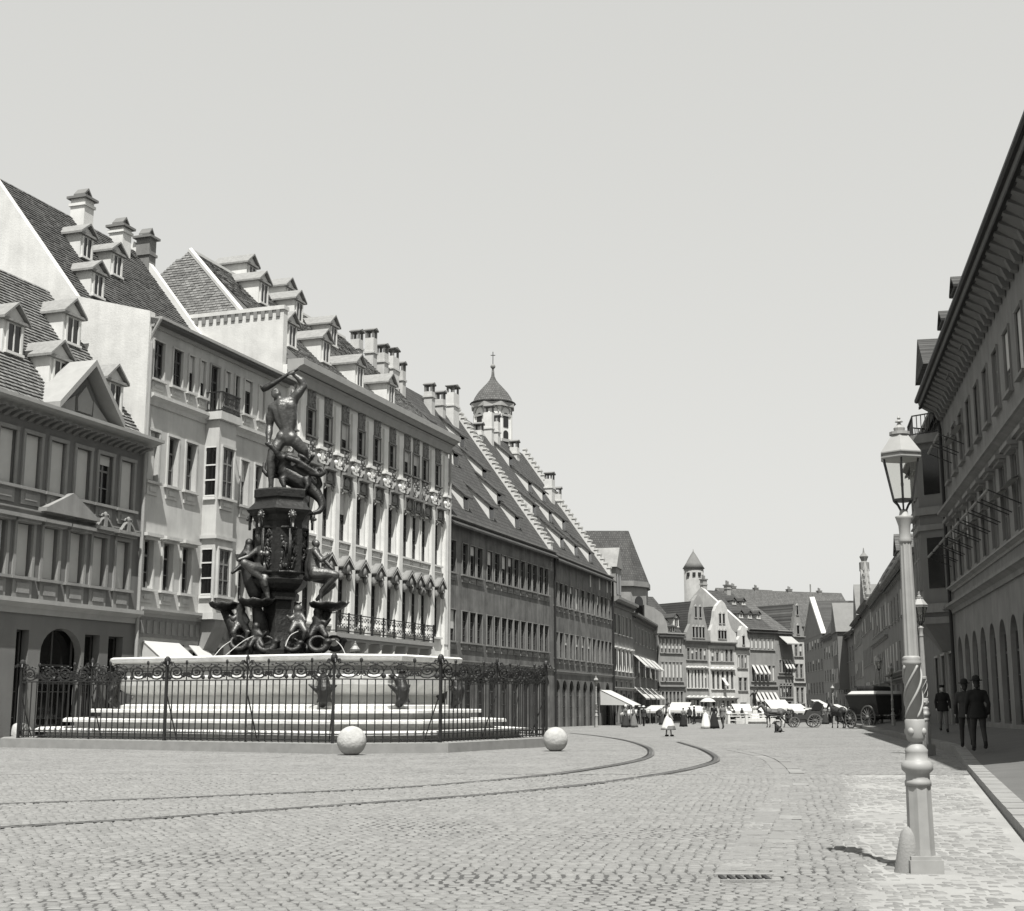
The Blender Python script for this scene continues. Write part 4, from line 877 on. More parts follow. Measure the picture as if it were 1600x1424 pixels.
for i in range(3):
    for k in range(7):
        x = pp[i][0] + (pp[i + 1][0] - pp[i][0]) * k / 7; y = pp[i][1] + (pp[i + 1][1] - pp[i][1]) * k / 7; MB().box(x - .02, x + .02, y - .02, y + .02, 0, .95).build('bar', M_iron, rl)
x = r2.at(1452, 560)[0]; gd = MB().box(oc - 3.4, oc + .2, .3, 5, ze - .2, ze + 2.6).build('roof_gable', M_dim, r2.e); MB().ext([(oc - 3.9, ze + 2.602), (oc + .7, ze + 2.602), (oc - 1.6, ze + 4.4)], -.5, 6).build('gable_roof', M_rooff, gd)
# --- big near house on the right
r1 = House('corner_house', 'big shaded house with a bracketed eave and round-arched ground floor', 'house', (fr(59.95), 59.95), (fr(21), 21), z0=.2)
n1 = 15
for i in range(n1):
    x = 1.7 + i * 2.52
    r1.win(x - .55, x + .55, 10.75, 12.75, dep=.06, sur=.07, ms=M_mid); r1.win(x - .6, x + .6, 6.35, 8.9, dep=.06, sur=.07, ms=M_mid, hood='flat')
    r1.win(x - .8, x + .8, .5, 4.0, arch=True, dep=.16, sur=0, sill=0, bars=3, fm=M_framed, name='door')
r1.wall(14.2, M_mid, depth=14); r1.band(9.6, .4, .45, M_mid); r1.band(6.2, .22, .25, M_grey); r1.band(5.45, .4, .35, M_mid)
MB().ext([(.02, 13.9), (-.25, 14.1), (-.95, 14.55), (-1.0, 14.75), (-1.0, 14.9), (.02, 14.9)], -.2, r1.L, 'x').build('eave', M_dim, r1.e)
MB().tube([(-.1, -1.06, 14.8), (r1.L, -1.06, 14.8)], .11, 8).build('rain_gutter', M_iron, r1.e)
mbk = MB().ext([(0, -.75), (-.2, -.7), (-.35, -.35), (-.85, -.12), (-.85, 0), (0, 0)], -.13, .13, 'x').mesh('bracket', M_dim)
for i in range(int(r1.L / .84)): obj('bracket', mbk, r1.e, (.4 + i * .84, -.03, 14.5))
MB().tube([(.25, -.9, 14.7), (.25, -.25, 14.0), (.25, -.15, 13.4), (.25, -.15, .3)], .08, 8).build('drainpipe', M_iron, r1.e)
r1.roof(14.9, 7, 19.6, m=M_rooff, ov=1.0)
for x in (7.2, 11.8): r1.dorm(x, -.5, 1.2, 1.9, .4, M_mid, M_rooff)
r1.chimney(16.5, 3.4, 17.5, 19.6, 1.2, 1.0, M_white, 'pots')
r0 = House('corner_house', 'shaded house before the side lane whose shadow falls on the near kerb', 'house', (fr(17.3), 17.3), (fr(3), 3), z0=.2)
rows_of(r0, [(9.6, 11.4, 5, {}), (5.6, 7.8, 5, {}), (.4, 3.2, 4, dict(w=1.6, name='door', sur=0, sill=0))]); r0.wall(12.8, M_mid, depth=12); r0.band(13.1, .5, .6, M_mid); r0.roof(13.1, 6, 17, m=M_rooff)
# sun-blind frames on its windows
def blind_frame(x, z, w=1.9):
    o = thing('sun_blind', 'half-drawn sun blind on iron arms at the %s windows of the shaded house' % ('top-floor' if z > 10 else 'first-floor'), 'sun blind', tuple(r1.e.matrix_basis @ Vector((x, 0, z))), r1.e.rotation_euler.z, 'sun blinds on the shaded house')
    MB().tube([(-w / 2, -1.0, -.45), (w / 2, -1.0, -.45)], .05, 6).build('rod', M_grey, o)
    for s_ in (-1, 1): MB().tube([(s_ * w / 2, -.05, -.9), (s_ * w / 2, -1.0, -.45)], .025, 4).build('arm', M_iron, o)
    MB().add([(-w / 2, -.06, -.02), (w / 2, -.06, -.02), (w / 2, -.36, -.16), (-w / 2, -.36, -.16), (-w / 2, -.06, -.08), (w / 2, -.06, -.08)], [(0, 1, 2, 3), (4, 5, 2, 3)]).build('canvas', M_clothd, o)
for i in (0, 1, 2, 3, 4, 5, 6, 7): blind_frame(1.7 + i * 2.52, 8.0)
for i in (1, 2): blind_frame(1.7 + i * 2.52, 12.2)

# ------------------------------------------------------------------ towers and church beyond the roofs
def tower_oct():
    y = 165.; c = on_y(770, 650, y); r = 66 / 2 / F * y * 1.03; z = lambda v: on_y(770, v, y).z
    t = thing('church_tower', 'white octagonal church tower with an onion dome and ball finial', 'tower', (c.x, y, zg(y)), 0); g0 = zg(y); Z = lambda v: z(v) - g0
    MB().lathe([(r * .93, 0), (r * .93, Z(634))], 8, rot=R(22.5)).build('shaft', M_white, t)
    for v, hh, k in ((634, .5, 1.08), (652, .25, .98), (690, .35, .98)): MB().lathe([(r * k, Z(v) - hh), (r * k, Z(v))], 8, rot=R(22.5)).build('ledge', M_trim, t)
    pr = [(1.1, 632), (.95, 629), (.86, 622), (.7, 614), (.48, 606), (.3, 600), (.16, 594), (.08, 588), (.05, 577)]
    MB().lathe([(r * a, Z(v)) for a, v in pr], 16).build('dome', M_roofl, t, True)
    MB().sph((0, 0, Z(573)), .32, 12, 8).build('ball', M_mid, t, True); MB().tube([(0, 0, Z(573)), (0, 0, Z(550))], .05, 5).box(-.3, .3, -.04, .04, Z(556), Z(555)).build('cross', M_iron, t)
    me = cached('tow', lambda: MB().ext([(-.42, 0), (.42, 0), (.42, 1.4)] + [(.42 * math.cos(a), 1.4 + .42 * math.sin(a)) for a in [math.pi * k / 8 for k in range(1, 8)]] + [(-.42, 1.4)], -.06, .06).mesh('opening', M_dark))
    mf = cached('towf', lambda: MB().tube([(.75 * math.cos(a), -.05, .75 * math.sin(a)) for a in [math.pi * k / 8 for k in range(9)]], .09, 5).mesh('arch_moulding', M_trim))
    for k in range(8):
        a = k * math.pi / 4; ap = r * .93 * math.cos(R(22.5)); q = Vector((ap * math.sin(a), -ap * math.cos(a), 0))
        for v in (672, 699): obj('opening', me, t, (q.x * 1.001, q.y * 1.001, Z(v)), a)
        obj('arch_moulding', mf, t, (q.x, q.y, Z(649)), a)
        obj('corner_strip', cached('tows', lambda: MB().box(-.16, .16, -.1, .1, Z(720), Z(652)).mesh('corner_strip', M_white)), t, (r * .93 * math.sin(a + R(22.5)), -r * .93 * math.cos(a + R(22.5)), 0), a + R(22.5))
tower_oct()
def tower_round():
    y = 270.; c = on_y(1084, 900, y); r = 31 / 2 / F * y; g0 = zg(y); Z = lambda v: on_y(1084, v, y).z - g0
    t = thing('round_tower', 'pale round tower with a pointed cone roof behind the gables', 'tower', (c.x, y, g0))
    MB().lathe([(r, 0), (r, Z(888))], 20).build('shaft', mat('old_tower_stone', .2, .95, .35, .8, bump=.5, bscale=3, streak=.2), t, True); MB().lathe([(r * 1.12, Z(889)), (r * .75, Z(880)), (r * .38, Z(870)), (.1, Z(862)), (.05, Z(858))], 20).build('cone_roof', mat('tower_slate', .13, .9, .3, 1.), t, True)
    for a in (-.7, -.1, .45): MB().box(-.3, .3, -.2, .1, Z(901), Z(896)).build('opening', M_dark, t, loc=(r * math.sin(a), -r * math.cos(a), 0), rz=a)
tower_round()
def church():
    y = 158.; c = on_y(960, 900, y); g0 = zg(y); Z = lambda v: on_y(960, v, y).z - g0; X = lambda u: on_y(u, 900, y).x - c.x
    t = thing('church', 'church choir with a great hipped roof and a round-arched window', 'church', (c.x, y, g0))
    xr, xe = X(990), X(1020); xl = X(860); D = 12.
    b = MB(); pl = [(xl, 0), (xe - 2.6, 0), (xe - .6, 2.2), (xe, D / 2), (xe - .6, D - 2.2), (xe - 2.6, D), (xl, D)]
    b.loft([[(p[0] + .25 * (p[0] > 0), p[1] - .3 + .6 * p[1] / D, Z(908)) for p in pl], [(min(p[0], xr), D / 2 + (p[1] - D / 2) * .04, Z(820)) for p in pl]]); b.build('roof', M_rooff, t)
    MB().ext(pl, -1, Z(916), 'z').build('wall', M_grey, t); MB().ext([(p[0] + .3 * (p[0] > 0), p[1] - .35 + .7 * p[1] / D) for p in pl], Z(916), Z(908), 'z').build('eave', M_mid, t)
    q = Vector(((xe - 2.6 + xe - .6) / 2, 1.1)); a = math.atan2(2.2, 2.0)
    MB().ext([(-.75, 0), (.75, 0), (.75, 2.2)] + [(.75 * math.cos(s_), 2.2 + .75 * math.sin(s_)) for s_ in [math.pi * k / 8 for k in range(1, 8)]] + [(-.75, 2.2)], -.08, .06).build('window', M_glass, t, loc=(q.x, q.y - .02, Z(970)), rz=a)
    MB().ext([(-1.5, Z(990)), (1.2, Z(990)), (1.1, Z(975)), (.6, Z(960)), (-.4, Z(950)), (-1.5, Z(945))], -2.0, 0).build('buttress', M_grey, t, loc=(xe + .4, 1.5, 0))
church()
for ya, h_, lab, u_ in ((262, 14.5, 'long dark roof of a far house showing over the alley', (1225, 1345)), (252, 15.0, 'far dark roof with a chimney behind the row of houses', (1150, 1240))):
    a, c = on_y(u_[0], 1000, ya), on_y(u_[1], 1000, ya + 6)
    fb = House('far_house', lab, 'house', (a.x, ya), (c.x, ya + 6)); zr = fb.at((u_[0] + u_[1]) / 2, 926 if ya > 255 else 922, 6)[1]
    fb.wall(zr - 7, M_mid, depth=12); fb.roof(zr - 7, 6, zr, m=M_roofl); fb.chimney(fb.L * .3, 6, zr - .4, zr + .3, .9, .8, M_mid, 'pots'); fb.chimney(fb.L * .7, 6, zr - .4, zr + .2, .8, .7, M_mid, 'pots')

# ------------------------------------------------------------------ the great fountain
O = Vector((-7.87, 46.4, 0.)); E1 = Vector((.882, -.471)); E2 = Vector((.471, .882))
def cham(a, b, c, dz=0):
    P = [(-a + c, -b), (a - c, -b), (a, -b + c), (a, b - c), (a - c, b), (-a + c, b), (-a, b - c), (-a, -b + c)]
    return [(p[0] * E1.x + p[1] * E2.x, p[0] * E1.y + p[1] * E2.y) for p in P]
def ring(b, prof):
    """loft of chamfered rectangles: (a, b, c, z)"""
    return b.loft([[(p[0], p[1], z) for p in cham(a, bb, c)] for a, bb, c, z in prof])
fo = thing('fountain', 'great stone fountain with stepped basin and dark bronze pedestal and club-swinging figure', 'fountain', tuple(O))
ring(MB(), [(8.85, 6.05, 2.35, -.4), (8.85, 6.05, 2.35, .27)]).build('plinth', M_kerb, fo)
for a, bb, z0, z1 in ((7.95, 5.1, .26, .58), (7.35, 4.5, .57, .89), (6.75, 3.95, .88, 1.19)):
    st = ring(MB(), [(a - .34, bb - .34, 1.8, z0), (a - .34, bb - .34, 1.8, z1 - .11)]).build('step', M_marble, fo)
    ring(MB(), [(a, bb, 1.95, z1 - .11), (a, bb, 1.95, z1 - .03), (a - .04, bb - .04, 1.93, z1)]).build('step_slab', M_marble, st)
ring(MB(), [(5.75, 3.2, 1.6, 1.1), (5.75, 3.2, 1.6, 1.3), (5.45, 2.95, 1.5, 1.4), (5.35, 2.85, 1.5, 1.62), (5.6, 3.1, 1.6, 1.72), (5.85, 3.35, 1.65, 1.95), (5.9, 3.4, 1.68, 2.2), (5.8, 3.3, 1.65, 2.38), (5.62, 3.12, 1.6, 2.42), (5.62, 3.12, 1.6, 2.5), (5.8, 3.3, 1.65, 2.55), (5.8, 3.3, 1.65, 2.66)]).build('basin', M_marble, fo)
rim = MB(); n_ = []
A_ = [(5.95, 3.45, 1.7, 2.661), (6.05, 3.55, 1.72, 2.7), (6.08, 3.58, 1.73, 2.82), (6.0, 3.5, 1.7, 2.87), (5.35, 2.85, 1.45, 2.87), (5.3, 2.8, 1.43, 2.67)]
rim.loft([[(p[0], p[1], z) for p in cham(a, bb, c)] for a, bb, c, z in A_], cap=False); rim.build('rim', M_marble, fo)
MB().add([(p[0], p[1], 2.668) for p in cham(5.4, 2.9, 1.4)], [tuple(range(8))]).build('water', M_glass, fo)
def rnd_corner_mask(x, y, z, s=1.):
    b = MB().sph((x, y, z), (.3 * s, .3 * s, .36 * s), 10, 8).sph((x, y - .05, z - .35 * s), (.2 * s, .2 * s, .25 * s), 10, 8); return b
def corner_dolphin():
    b = MB(); pts = [(0, -.05, -.35, .1), (0, -.16, -.2, .17), (0, -.18, .02, .2), (0, -.1, .25, .16), (.04, .02, .42, .11), (.12, .06, .52, .07), (.24, .02, .5, .05)]
    for a_, c_ in zip(pts[:-1], pts[1:]): b.cap(a_[:3], c_[:3], a_[3], c_[3], 8)
    for s_ in (-1, 1): b.cap((s_ * .14, -.12, 0), (s_ * .38, -.05, .16), .09, .03, 8); b.cap((s_ * .1, -.2, -.14), (s_ * .2, -.24, -.3), .06, .03, 8); b.cap((s_ * .1, .0, .3), (s_ * .34, .0, .42), .06, .03, 8); b.sph((s_ * .09, -.3, .02), .05, 6, 5)
    return melt(b, .03, M_bronze, 1, 'corner_dolphin')
mcd = corner_dolphin()
for p in cham(5.8, 3.3, 1.66):
    o = obj('corner_dolphin', mcd, fo, (p[0], p[1], 1.75), math.atan2(p[1], p[0]) + math.pi / 2); o.scale = (1.15,) * 3
K = O.y / F / 5.477 * 1.035
def p5(cx, cy, dy=0.): q = on_y(340 + cx / 5.477, 560 + cy / 5.477, O.y + dy) - O; return (q.x, q.y, q.z)
def p6(cx, cy, dy=0.): return p5(cx, cy + 220 * 5.477, dy)
def chain(b, pts, f=p5):
    for (x0, y0, d0, r0), (x1, y1, d1, r1) in zip(pts[:-1], pts[1:]): b.cap(f(x0, y0, d0), f(x1, y1, d1), r0 * K, r1 * K, 10)
def ell(b, x, y, d, rx, rz, f=p5, ry=None): b.sph(f(x, y, d), (rx * K, (ry or rx) * K, rz * K), 12, 8)
CU = 541.  # crop column of the pedestal axis
cx0 = p6(CU, 300)[0]
def octo(prof, n=6, rot=R(30), name='pedestal', m=None, par=None, smooth=False):
    b = MB(); b.lathe([(r_ * K, p6(CU, y_)[2]) for r_, y_ in prof], n, (cx0, 0), rot); return b.build(name, m or M_bronze, par or fo, smooth)
ped = octo([(330, 1345), (330, 1300), (300, 1290), (240, 1255), (170, 1220), (150, 1150), (130, 1000), (135, 880), (175, 868), (178, 815), (160, 800), (200, 775), (235, 735), (250, 700), (205, 685), (205, 668), (222, 640), (222, 215), (235, 200), (255, 160), (290, 135), (305, 115), (270, 85), (230, 45), (225, 20), (242, 5), (242, -55), (225, -70)], 6)
for k in range(6):
    a = -math.pi / 2 + k * math.pi / 3; ap = 222 * K * math.cos(math.pi / 6)
    z0, z1 = p6(CU, 630)[2], p6(CU, 275)[2]; b = MB(); random.seed(30 + k)
    for _ in range(70): b.sph((random.uniform(-.36, .36), -.01, random.uniform(z0 + .1, z1 - .1)), (random.uniform(.03, .1), random.uniform(.025, .05), random.uniform(.04, .16)), 6, 5, Matrix.Rotation(random.uniform(-1, 1), 3, 'Y'))
    b.box(-.48, .48, -.05, .03, z0 - .08, z0); b.box(-.48, .48, -.05, .03, z1, z1 + .08); b.box(-.48, -.42, -.05, .03, z0, z1); b.box(.42, .48, -.05, .03, z0, z1)
    b.build('relief_panel', M_bronze, ped, True, loc=(cx0 + ap * math.cos(a), ap * math.sin(a), 0), rz=a + math.pi / 2)
    b = MB(); zc = p6(CU, 165)[2]; b.sph((0, -.05, zc), (.11, .1, .13), 8, 6).sph((0, -.13, zc - .04), (.06, .06, .06), 8, 6); [b.sph((.12 * math.cos(q), -.02, zc + .14 * math.sin(q)), .045, 6, 5) for q in [k * .628 for k in range(10)]]; b.ext([(-.07, zc - .1), (.07, zc - .1), (.04, zc - .42), (-.04, zc - .42)], -.08, 0); a2 = a + math.pi / 6
    b.build('lion_mask', M_bronzew, ped, True, loc=(cx0 + 250 * K * math.cos(a2), 250 * K * math.sin(a2), 0), rz=a2 + math.pi / 2)
# the man swinging the club
b = MB()
chain(b, [(605, 690, 0, 66), (595, 610, 0, 62), (582, 540, 0, 70), (562, 450, 0, 82), (556, 415, 0, 80)]); chain(b, [(478, 428, 0, 52), (556, 400, -.04, 62), (640, 368, 0, 54)])
chain(b, [(500, 440, -.1, 44), (530, 540, -.06, 42), (570, 610, -.04, 36)]); chain(b, [(628, 405, -.1, 46), (640, 520, -.06, 40), (625, 610, -.04, 34)]); chain(b, [(545, 410, -.17, 34), (575, 520, -.13, 26)]); chain(b, [(600, 395, -.17, 32), (608, 510, -.13, 26)])
chain(b, [(548, 372, 0, 32), (528, 345, 0, 30)]); ell(b, 510, 312, 0, 36, 43); ell(b, 478, 322, 0, 12, 14); ell(b, 500, 350, .1, 22, 26)
for i in range(9): ell(b, 495 + 26 * math.cos(i * .7), 300 + 30 * math.sin(i * .7), -.06, 16, 16)
chain(b, [(628, 372, 0, 46), (690, 300, -.05, 42), (742, 238, -.05, 29), (715, 190, -.05, 33), (662, 145, -.05, 19)]); ell(b, 645, 128, -.05, 22, 24)
for i in range(4): chain(b, [(655 - i * 12, 112 + i * 5, -.14, 9), (643 - i * 12, 130 + i * 5, -.16, 8)])
chain(b, [(482, 440, 0, 46), (452, 510, .05, 42), (446, 580, .1, 30), (440, 640, 0, 33), (436, 705, -.12, 19)]); ell(b, 438, 728, -.14, 22, 26)
ell(b, 545, 672, -.08, 46, 52); ell(b, 635, 682, -.08, 50, 52)
chain(b, [(535, 715, -.02, 54), (480, 800, -.12, 52), (452, 872, -.18, 36), (456, 940, -.12, 40), (458, 1040, -.12, 25), (460, 1105, -.12, 19)]); chain(b, [(460, 1125, -.1, 19), (425, 1135, -.3, 16)])
chain(b, [(665, 715, 0, 56), (732, 790, .1, 48), (750, 845, .2, 36), (720, 900, .6, 38), (700, 960, 1.0, 24)])
st_ = obj('statue', melt(b, .035, M_bronzew, 3, 'statue'), fo)
b = MB(); b.tube([p5(690, 92, -.1), p5(620, 125, -.1), p5(500, 205, -.1), p5(420, 250, -.1), p5(378, 275, -.1)], [11 * K, 13 * K, 22 * K, 30 * K, 22 * K], 10)
random.seed(4)
for i in range(10): t = random.random(); b.sph(p5(500 - 110 * t, 205 + 62 * t, -.1 - .05 * random.random()), 13 * K, 8, 6)
b.build('club', M_bronze, st_, True)
b = MB()
chain(b, [(505, 900, .25, 48), (600, 985, .2, 95), (740, 1065, .1, 88), (845, 1160, 0, 50), (885, 1215, -.05, 38), (898, 1270, -.1, 30), (870, 1312, -.2, 24), (820, 1325, -.3, 18)])
chain(b, [(560, 930, .1, 60), (590, 860, -.05, 42), (530, 845, -.15, 32), (490, 790, -.25, 27), (462, 750, -.28, 22), (430, 742, -.3, 17)]); ell(b, 425, 730, -.3, 22, 15)
chain(b, [(690, 930, 0, 40), (800, 985, -.2, 25), (880, 1000, -.3, 22), (912, 980, -.3, 20), (890, 945, -.28, 18), (845, 945, -.2, 16), (835, 980, -.15, 16), (870, 1040, -.1, 20), (880, 1080, 0, 22), (840, 1120, .05, 26)])
for x0, y0, x1, y1, r0 in ((600, 850, 770, 920, 24), (640, 870, 850, 975, 20), (690, 920, 780, 970, 18), (700, 830, 780, 880, 18)): chain(b, [(x0, y0, -.25, r0), ((x0 + x1) / 2, (y0 + y1) / 2 - 8, -.3, r0 * .9), (x1, y1, -.3, r0 * .5)])
chain(b, [(770, 900, .1, 18), (800, 860, .05, 17), (815, 835, 0, 20)]); chain(b, [(400, 900, .2, 16), (395, 960, .15, 20), (430, 1000, .1, 22), (490, 1000, .15, 30)])
for x0, x1, d in ((555, 582, -.1), (650, 640, .2), (760, 745, -.2)): chain(b, [(x0, 1040, d, 34), (x0 + 12, 1090, d - .1, 20), (x1, 1138, d - .1, 14), (x1 - 22, 1142, d - .25, 10)])
obj('beast', melt(b, .04, M_bronze, 2, 'beast'), fo)
# seated figures on the ledge
def nymph_right(b):
    f = p6; ell(b, 846, 385, -.2, 30, 36, f); chain(b, [(846, 412, -.2, 18), (838, 430, -.2, 20)], f)
    chain(b, [(835, 455, -.2, 44), (822, 520, -.2, 46), (822, 600, -.2, 58)], f); chain(b, [(800, 450, -.1, 28), (785, 560, -.1, 42), (790, 660, -.1, 46)], f)
    chain(b, [(838, 452, -.4, 26), (890, 525, -.5, 20), (958, 480, -.5, 14)], f); chain(b, [(950, 470, -.5, 14), (935, 500, -.5, 14)], f)
    chain(b, [(860, 470, -.1, 20), (930, 540, -.1, 18), (985, 600, -.15, 14)], f)
    chain(b, [(835, 640, -.3, 56), (930, 640, -.35, 48), (1010, 652, -.35, 34), (960, 710, -.3, 32), (890, 790, -.2, 24), (882, 860, -.2, 15), (885, 890, -.3, 12)], f)
    chain(b, [(830, 660, 0, 50), (930, 690, 0, 42), (985, 735, 0, 30), (910, 800, 0, 26), (850, 860, 0, 16)], f); ell(b, 836, 375, -.15, 32, 30, f)
def nymph_left(b):
    f = p6; ell(b, 366, 345, -.55, 34, 40, f); ell(b, 360, 325, -.5, 40, 30, f); chain(b, [(372, 378, -.5, 18), (385, 410, -.5, 22)], f)
    chain(b, [(400, 430, -.5, 58), (400, 500, -.5, 56), (405, 590, -.5, 66)], f); ell(b, 375, 465, -.8, 26, 28, f); ell(b, 425, 470, -.8, 26, 28, f)
    chain(b, [(455, 430, -.45, 28), (470, 540, -.5, 24), (440, 640, -.6, 18)], f); chain(b, [(350, 430, -.5, 28), (260, 495, -.6, 22), (180, 520, -.75, 15)], f)
    chain(b, [(385, 610, -.6, 62), (300, 590, -.9, 48), (228, 548, -1.05, 34), (300, 620, -.95, 30), (390, 690, -.85, 20), (410, 740, -.85, 16)], f)
    chain(b, [(420, 630, -.5, 56), (400, 700, -.75, 44), (420, 800, -.7, 26), (435, 850, -.75, 16)], f)
def cherub(b, x, y, d, s, f=p6, flip=1):
    ell(b, x, y - 60 * s, d, 34 * s, 38 * s, f); chain(b, [(x, y - 20 * s, d, 36 * s), (x + 5 * flip, y + 50 * s, d, 44 * s)], f)
    chain(b, [(x - 28 * s, y - 15 * s, d - .05, 18 * s), (x - 60 * s * flip, y + 20 * s, d - .15, 15 * s), (x - 85 * s * flip, y - 10 * s, d - .2, 11 * s)], f); chain(b, [(x + 28 * s, y - 15 * s, d - .05, 18 * s), (x + 55 * s, y + 30 * s, d - .15, 14 * s)], f)
    for q in (-1, 1): chain(b, [(x + q * 25 * s, y + 60 * s, d - .1, 30 * s), (x + q * 55 * s, y + 110 * s, d - .25, 22 * s), (x + q * 40 * s, y + 170 * s, d - .2, 13 * s)], f)
for fn in (nymph_right, nymph_left):
    b = MB(); fn(b); obj('seated_figure', melt(b, .03, M_bronzew, 2, 'seated_figure'), fo)
b = MB(); f = p6
ell(b, 270, 375, -.2, 34, 38, f); chain(b, [(265, 420, -.2, 40), (255, 560, -.3, 60), (290, 700, -.3, 70), (330, 800, -.3, 70)], f); chain(b, [(240, 440, -.3, 22), (175, 520, -.4, 18), (230, 470, -.5, 14)], f); chain(b, [(215, 560, -.4, 26), (125, 632, -.6, 14)], f)
obj('seated_figure', melt(b, .035, M_bronze, 2, 'seated_figure'), fo)
for i, (x, y, d, s, fl) in enumerate(((200, 1010, -.5, 1.15, 1), (330, 1150, -.9, 1.0, -1), (690, 1010, -1.0, 1.1, 1), (860, 1040, -.5, 1.2, -1), (520, 1180, .9, 1.1, 1))):
    b = MB(); cherub(b, x, y, d, s, p6, fl); obj('cherub', melt(b, .035, M_bronze if i % 2 else M_bronzew, 2, 'cherub'), fo)
for i, (x, y, d, s) in enumerate(((415, 1240, -1.1, 1.), (860, 1240, -.9, 1.), (180, 1230, -.8, .9), (640, 1245, -1.2, .8), (1000, 1230, .2, .9))):
    b = MB(); chain(b, [(x + 75 * s * math.cos(t), y + 62 * s * math.sin(t), d - .1 * math.sin(t), (34 - 2.2 * k) * s) for k, t in enumerate([k * .55 for k in range(11)])], p6); ell(b, x + 85 * s, y - 20 * s, d, 40 * s, 28 * s, p6); obj('dolphin', melt(b, .035, M_bronze, 2, 'dolphin'), fo)
for i, (x, y, d, r0) in enumerate(((330, 885, -.75, 150), (60, 915, .1, 130), (950, 915, -.3, 165), (560, 915, .9, 150))):
    q = p6(x, y, d); b = MB(); rr = []
    for rad, zz in ((.2, -.2), (.6, -.12), (.9, 0), (1.0, .1), (.92, .1), (.5, -.02)): rr.append([(q[0] + rad * r0 * K * (1 + .06 * math.cos(j * 4)) * math.cos(j * math.pi / 12), q[1] + rad * r0 * K * math.sin(j * math.pi / 12), q[2] + zz + (.04 * math.cos(j * math.pi * .66) if rad > .85 else 0)) for j in range(24)])
    b.loft(rr).build('shell_cup', M_bronze, fo, True)
    MB().tube([(q[0], q[1], q[2] - .1), (q[0] * .8 + cx0 * .2, q[1] * .7, q[2] - .7), (q[0] * .6 + cx0 * .4, q[1] * .5, q[2] - 1.7)], [.16, .26, .4], 8).build('cup_stem', M_bronze, fo, True)
b = MB(); random.seed(8)
for i in range(34): a = random.uniform(0, 6.28); r_ = random.uniform(150, 300); b.sph(p6(CU + r_ * math.cos(a), random.uniform(1130, 1300), r_ * K * math.sin(a)), (random.uniform(.14, .3), random.uniform(.14, .3), random.uniform(.14, .34)), 8, 6)
obj('rockwork', melt(b, .05, M_bronze, 1, 'rockwork'), fo)
for pts in (((350, 1155, -.9), (220, 1215, -1.4), (60, 1345, -2.2)), ((120, 1210, -.8), (40, 1265, -1.3), (-30, 1345, -1.8)), ((690, 1130, -1.2), (620, 1170, -1.5), (580, 1260, -1.7)), ((1010, 1210, -.2), (1060, 1260, -.6), (1100, 1345, -.8))):
    MB().tube(smooth_path([p6(*q) for q in pts], 6), .014, 5).build('water_jet', M_water, fo)

# ------------------------------------------------------------------ the fence round it
fe = thing('fence', 'tall wrought-iron fence with scrollwork crest enclosing the stone fountain', 'fence', tuple(O))
FP = cham(8.4, 5.6, 2.2)
def unit_scroll(w=1.45):
    b = MB(); z0 = 2.06
    def spir(cx, cz, r, s, a0, turns=1.9, n=22): return [(cx + s * r * (1 - .8 * k / n) * math.cos(a0 + turns * 6.283 * k / n), 0, cz + r * (1 - .8 * k / n) * math.sin(a0 + turns * 6.283 * k / n)) for k in range(n + 1)]
    for s_ in (-1, 1):
        b.tube(spir(s_ * .37, .33 + z0, .31, s_, math.pi), .033, 4); b.tube(spir(s_ * .09, .2 + z0, .13, -s_, 0, 1.3, 14), .024, 4); b.tube([(s_ * .63, 0, .31 + z0), (s_ * .7, 0, .5 + z0), (s_ * .55, 0, .62 + z0), (s_ * .3, 0, .6 + z0)], .018, 4); b.sph((s_ * .36, 0, .31 + z0), .06, 6, 5); b.sph((s_ * .62, 0, .12 + z0), (.07, .04, .1), 6, 5)
        for k in range(4): b.sph((s_ * (.15 + .13 * k), 0, .58 + z0 + .05 * (k % 2)), (.06, .03, .035), 6, 4)
    b.tube([(0, 0, z0), (0, 0, z0 + .7)], .018, 4); b.sph((0, 0, z0 + .72), (.05, .04, .1), 6, 5); b.box(-.72, .72, -.018, .018, .36 + z0, .39 + z0); b.v = [(p[0], p[1], z0 + (p[2] - z0) * .74) for p in b.v]; return b.mesh('scroll', M_iron)
ms_ = unit_scroll(); mbar = MB().box(-.014, .014, -.014, .014, .3, 2.05).mesh('bar', M_iron)
def post_mesh(s=1.):
    b = MB().box(-.038 * s, .038 * s, -.038 * s, .038 * s, .27, 2.58); b.sph((0, 0, 2.66), (.1 * s, .1 * s, .13), 8, 6)
    for k in range(8): a = k * .785; b.tube([(0, 0, 2.5), (.17 * math.cos(a), .17 * math.sin(a), 2.62), (.22 * math.cos(a), .22 * math.sin(a), 2.52)], .022, 4)
    b.tube([(0, .05, 1.6), (0, .55, .3)], .02, 4); return b.mesh('post', M_iron)
mpost = post_mesh(); mpost2 = post_mesh(.55)
for i in range(8):
    A, B_ = Vector(FP[i]), Vector(FP[(i + 1) % 8]); d = B_ - A; L_ = d.length; ang = math.atan2(d.y, d.x); npan = max(1, round(L_ / 3.05))
    for k in range(npan):
        q = A + d * (k / npan); obj('post', mpost if (i, k) in ((0, 0), (0, 2), (1, 0), (2, 0), (3, 0)) else mpost2, fe, (q.x, q.y, 0), ang)
        nb = round(L_ / npan / .245)
        for j in range(1, nb): r_ = A + d * ((k + j / nb) / npan); obj('bar', mbar, fe, (r_.x, r_.y, 0), ang)
        ns = max(1, round(L_ / npan / 1.5))
        for j in range(ns): r_ = A + d * ((k + (j + .5) / ns) / npan); o = obj('scroll', ms_, fe, (r_.x, r_.y, 0), ang); o.scale.x = (L_ / npan / ns) / 1.47
    for z in (.34, .5, 2.04): 
        b = MB().box(0, L_, -.018, .018, z, z + .034); b.build('rail', M_iron, fe, loc=(A.x, A.y, 0), rz=ang)
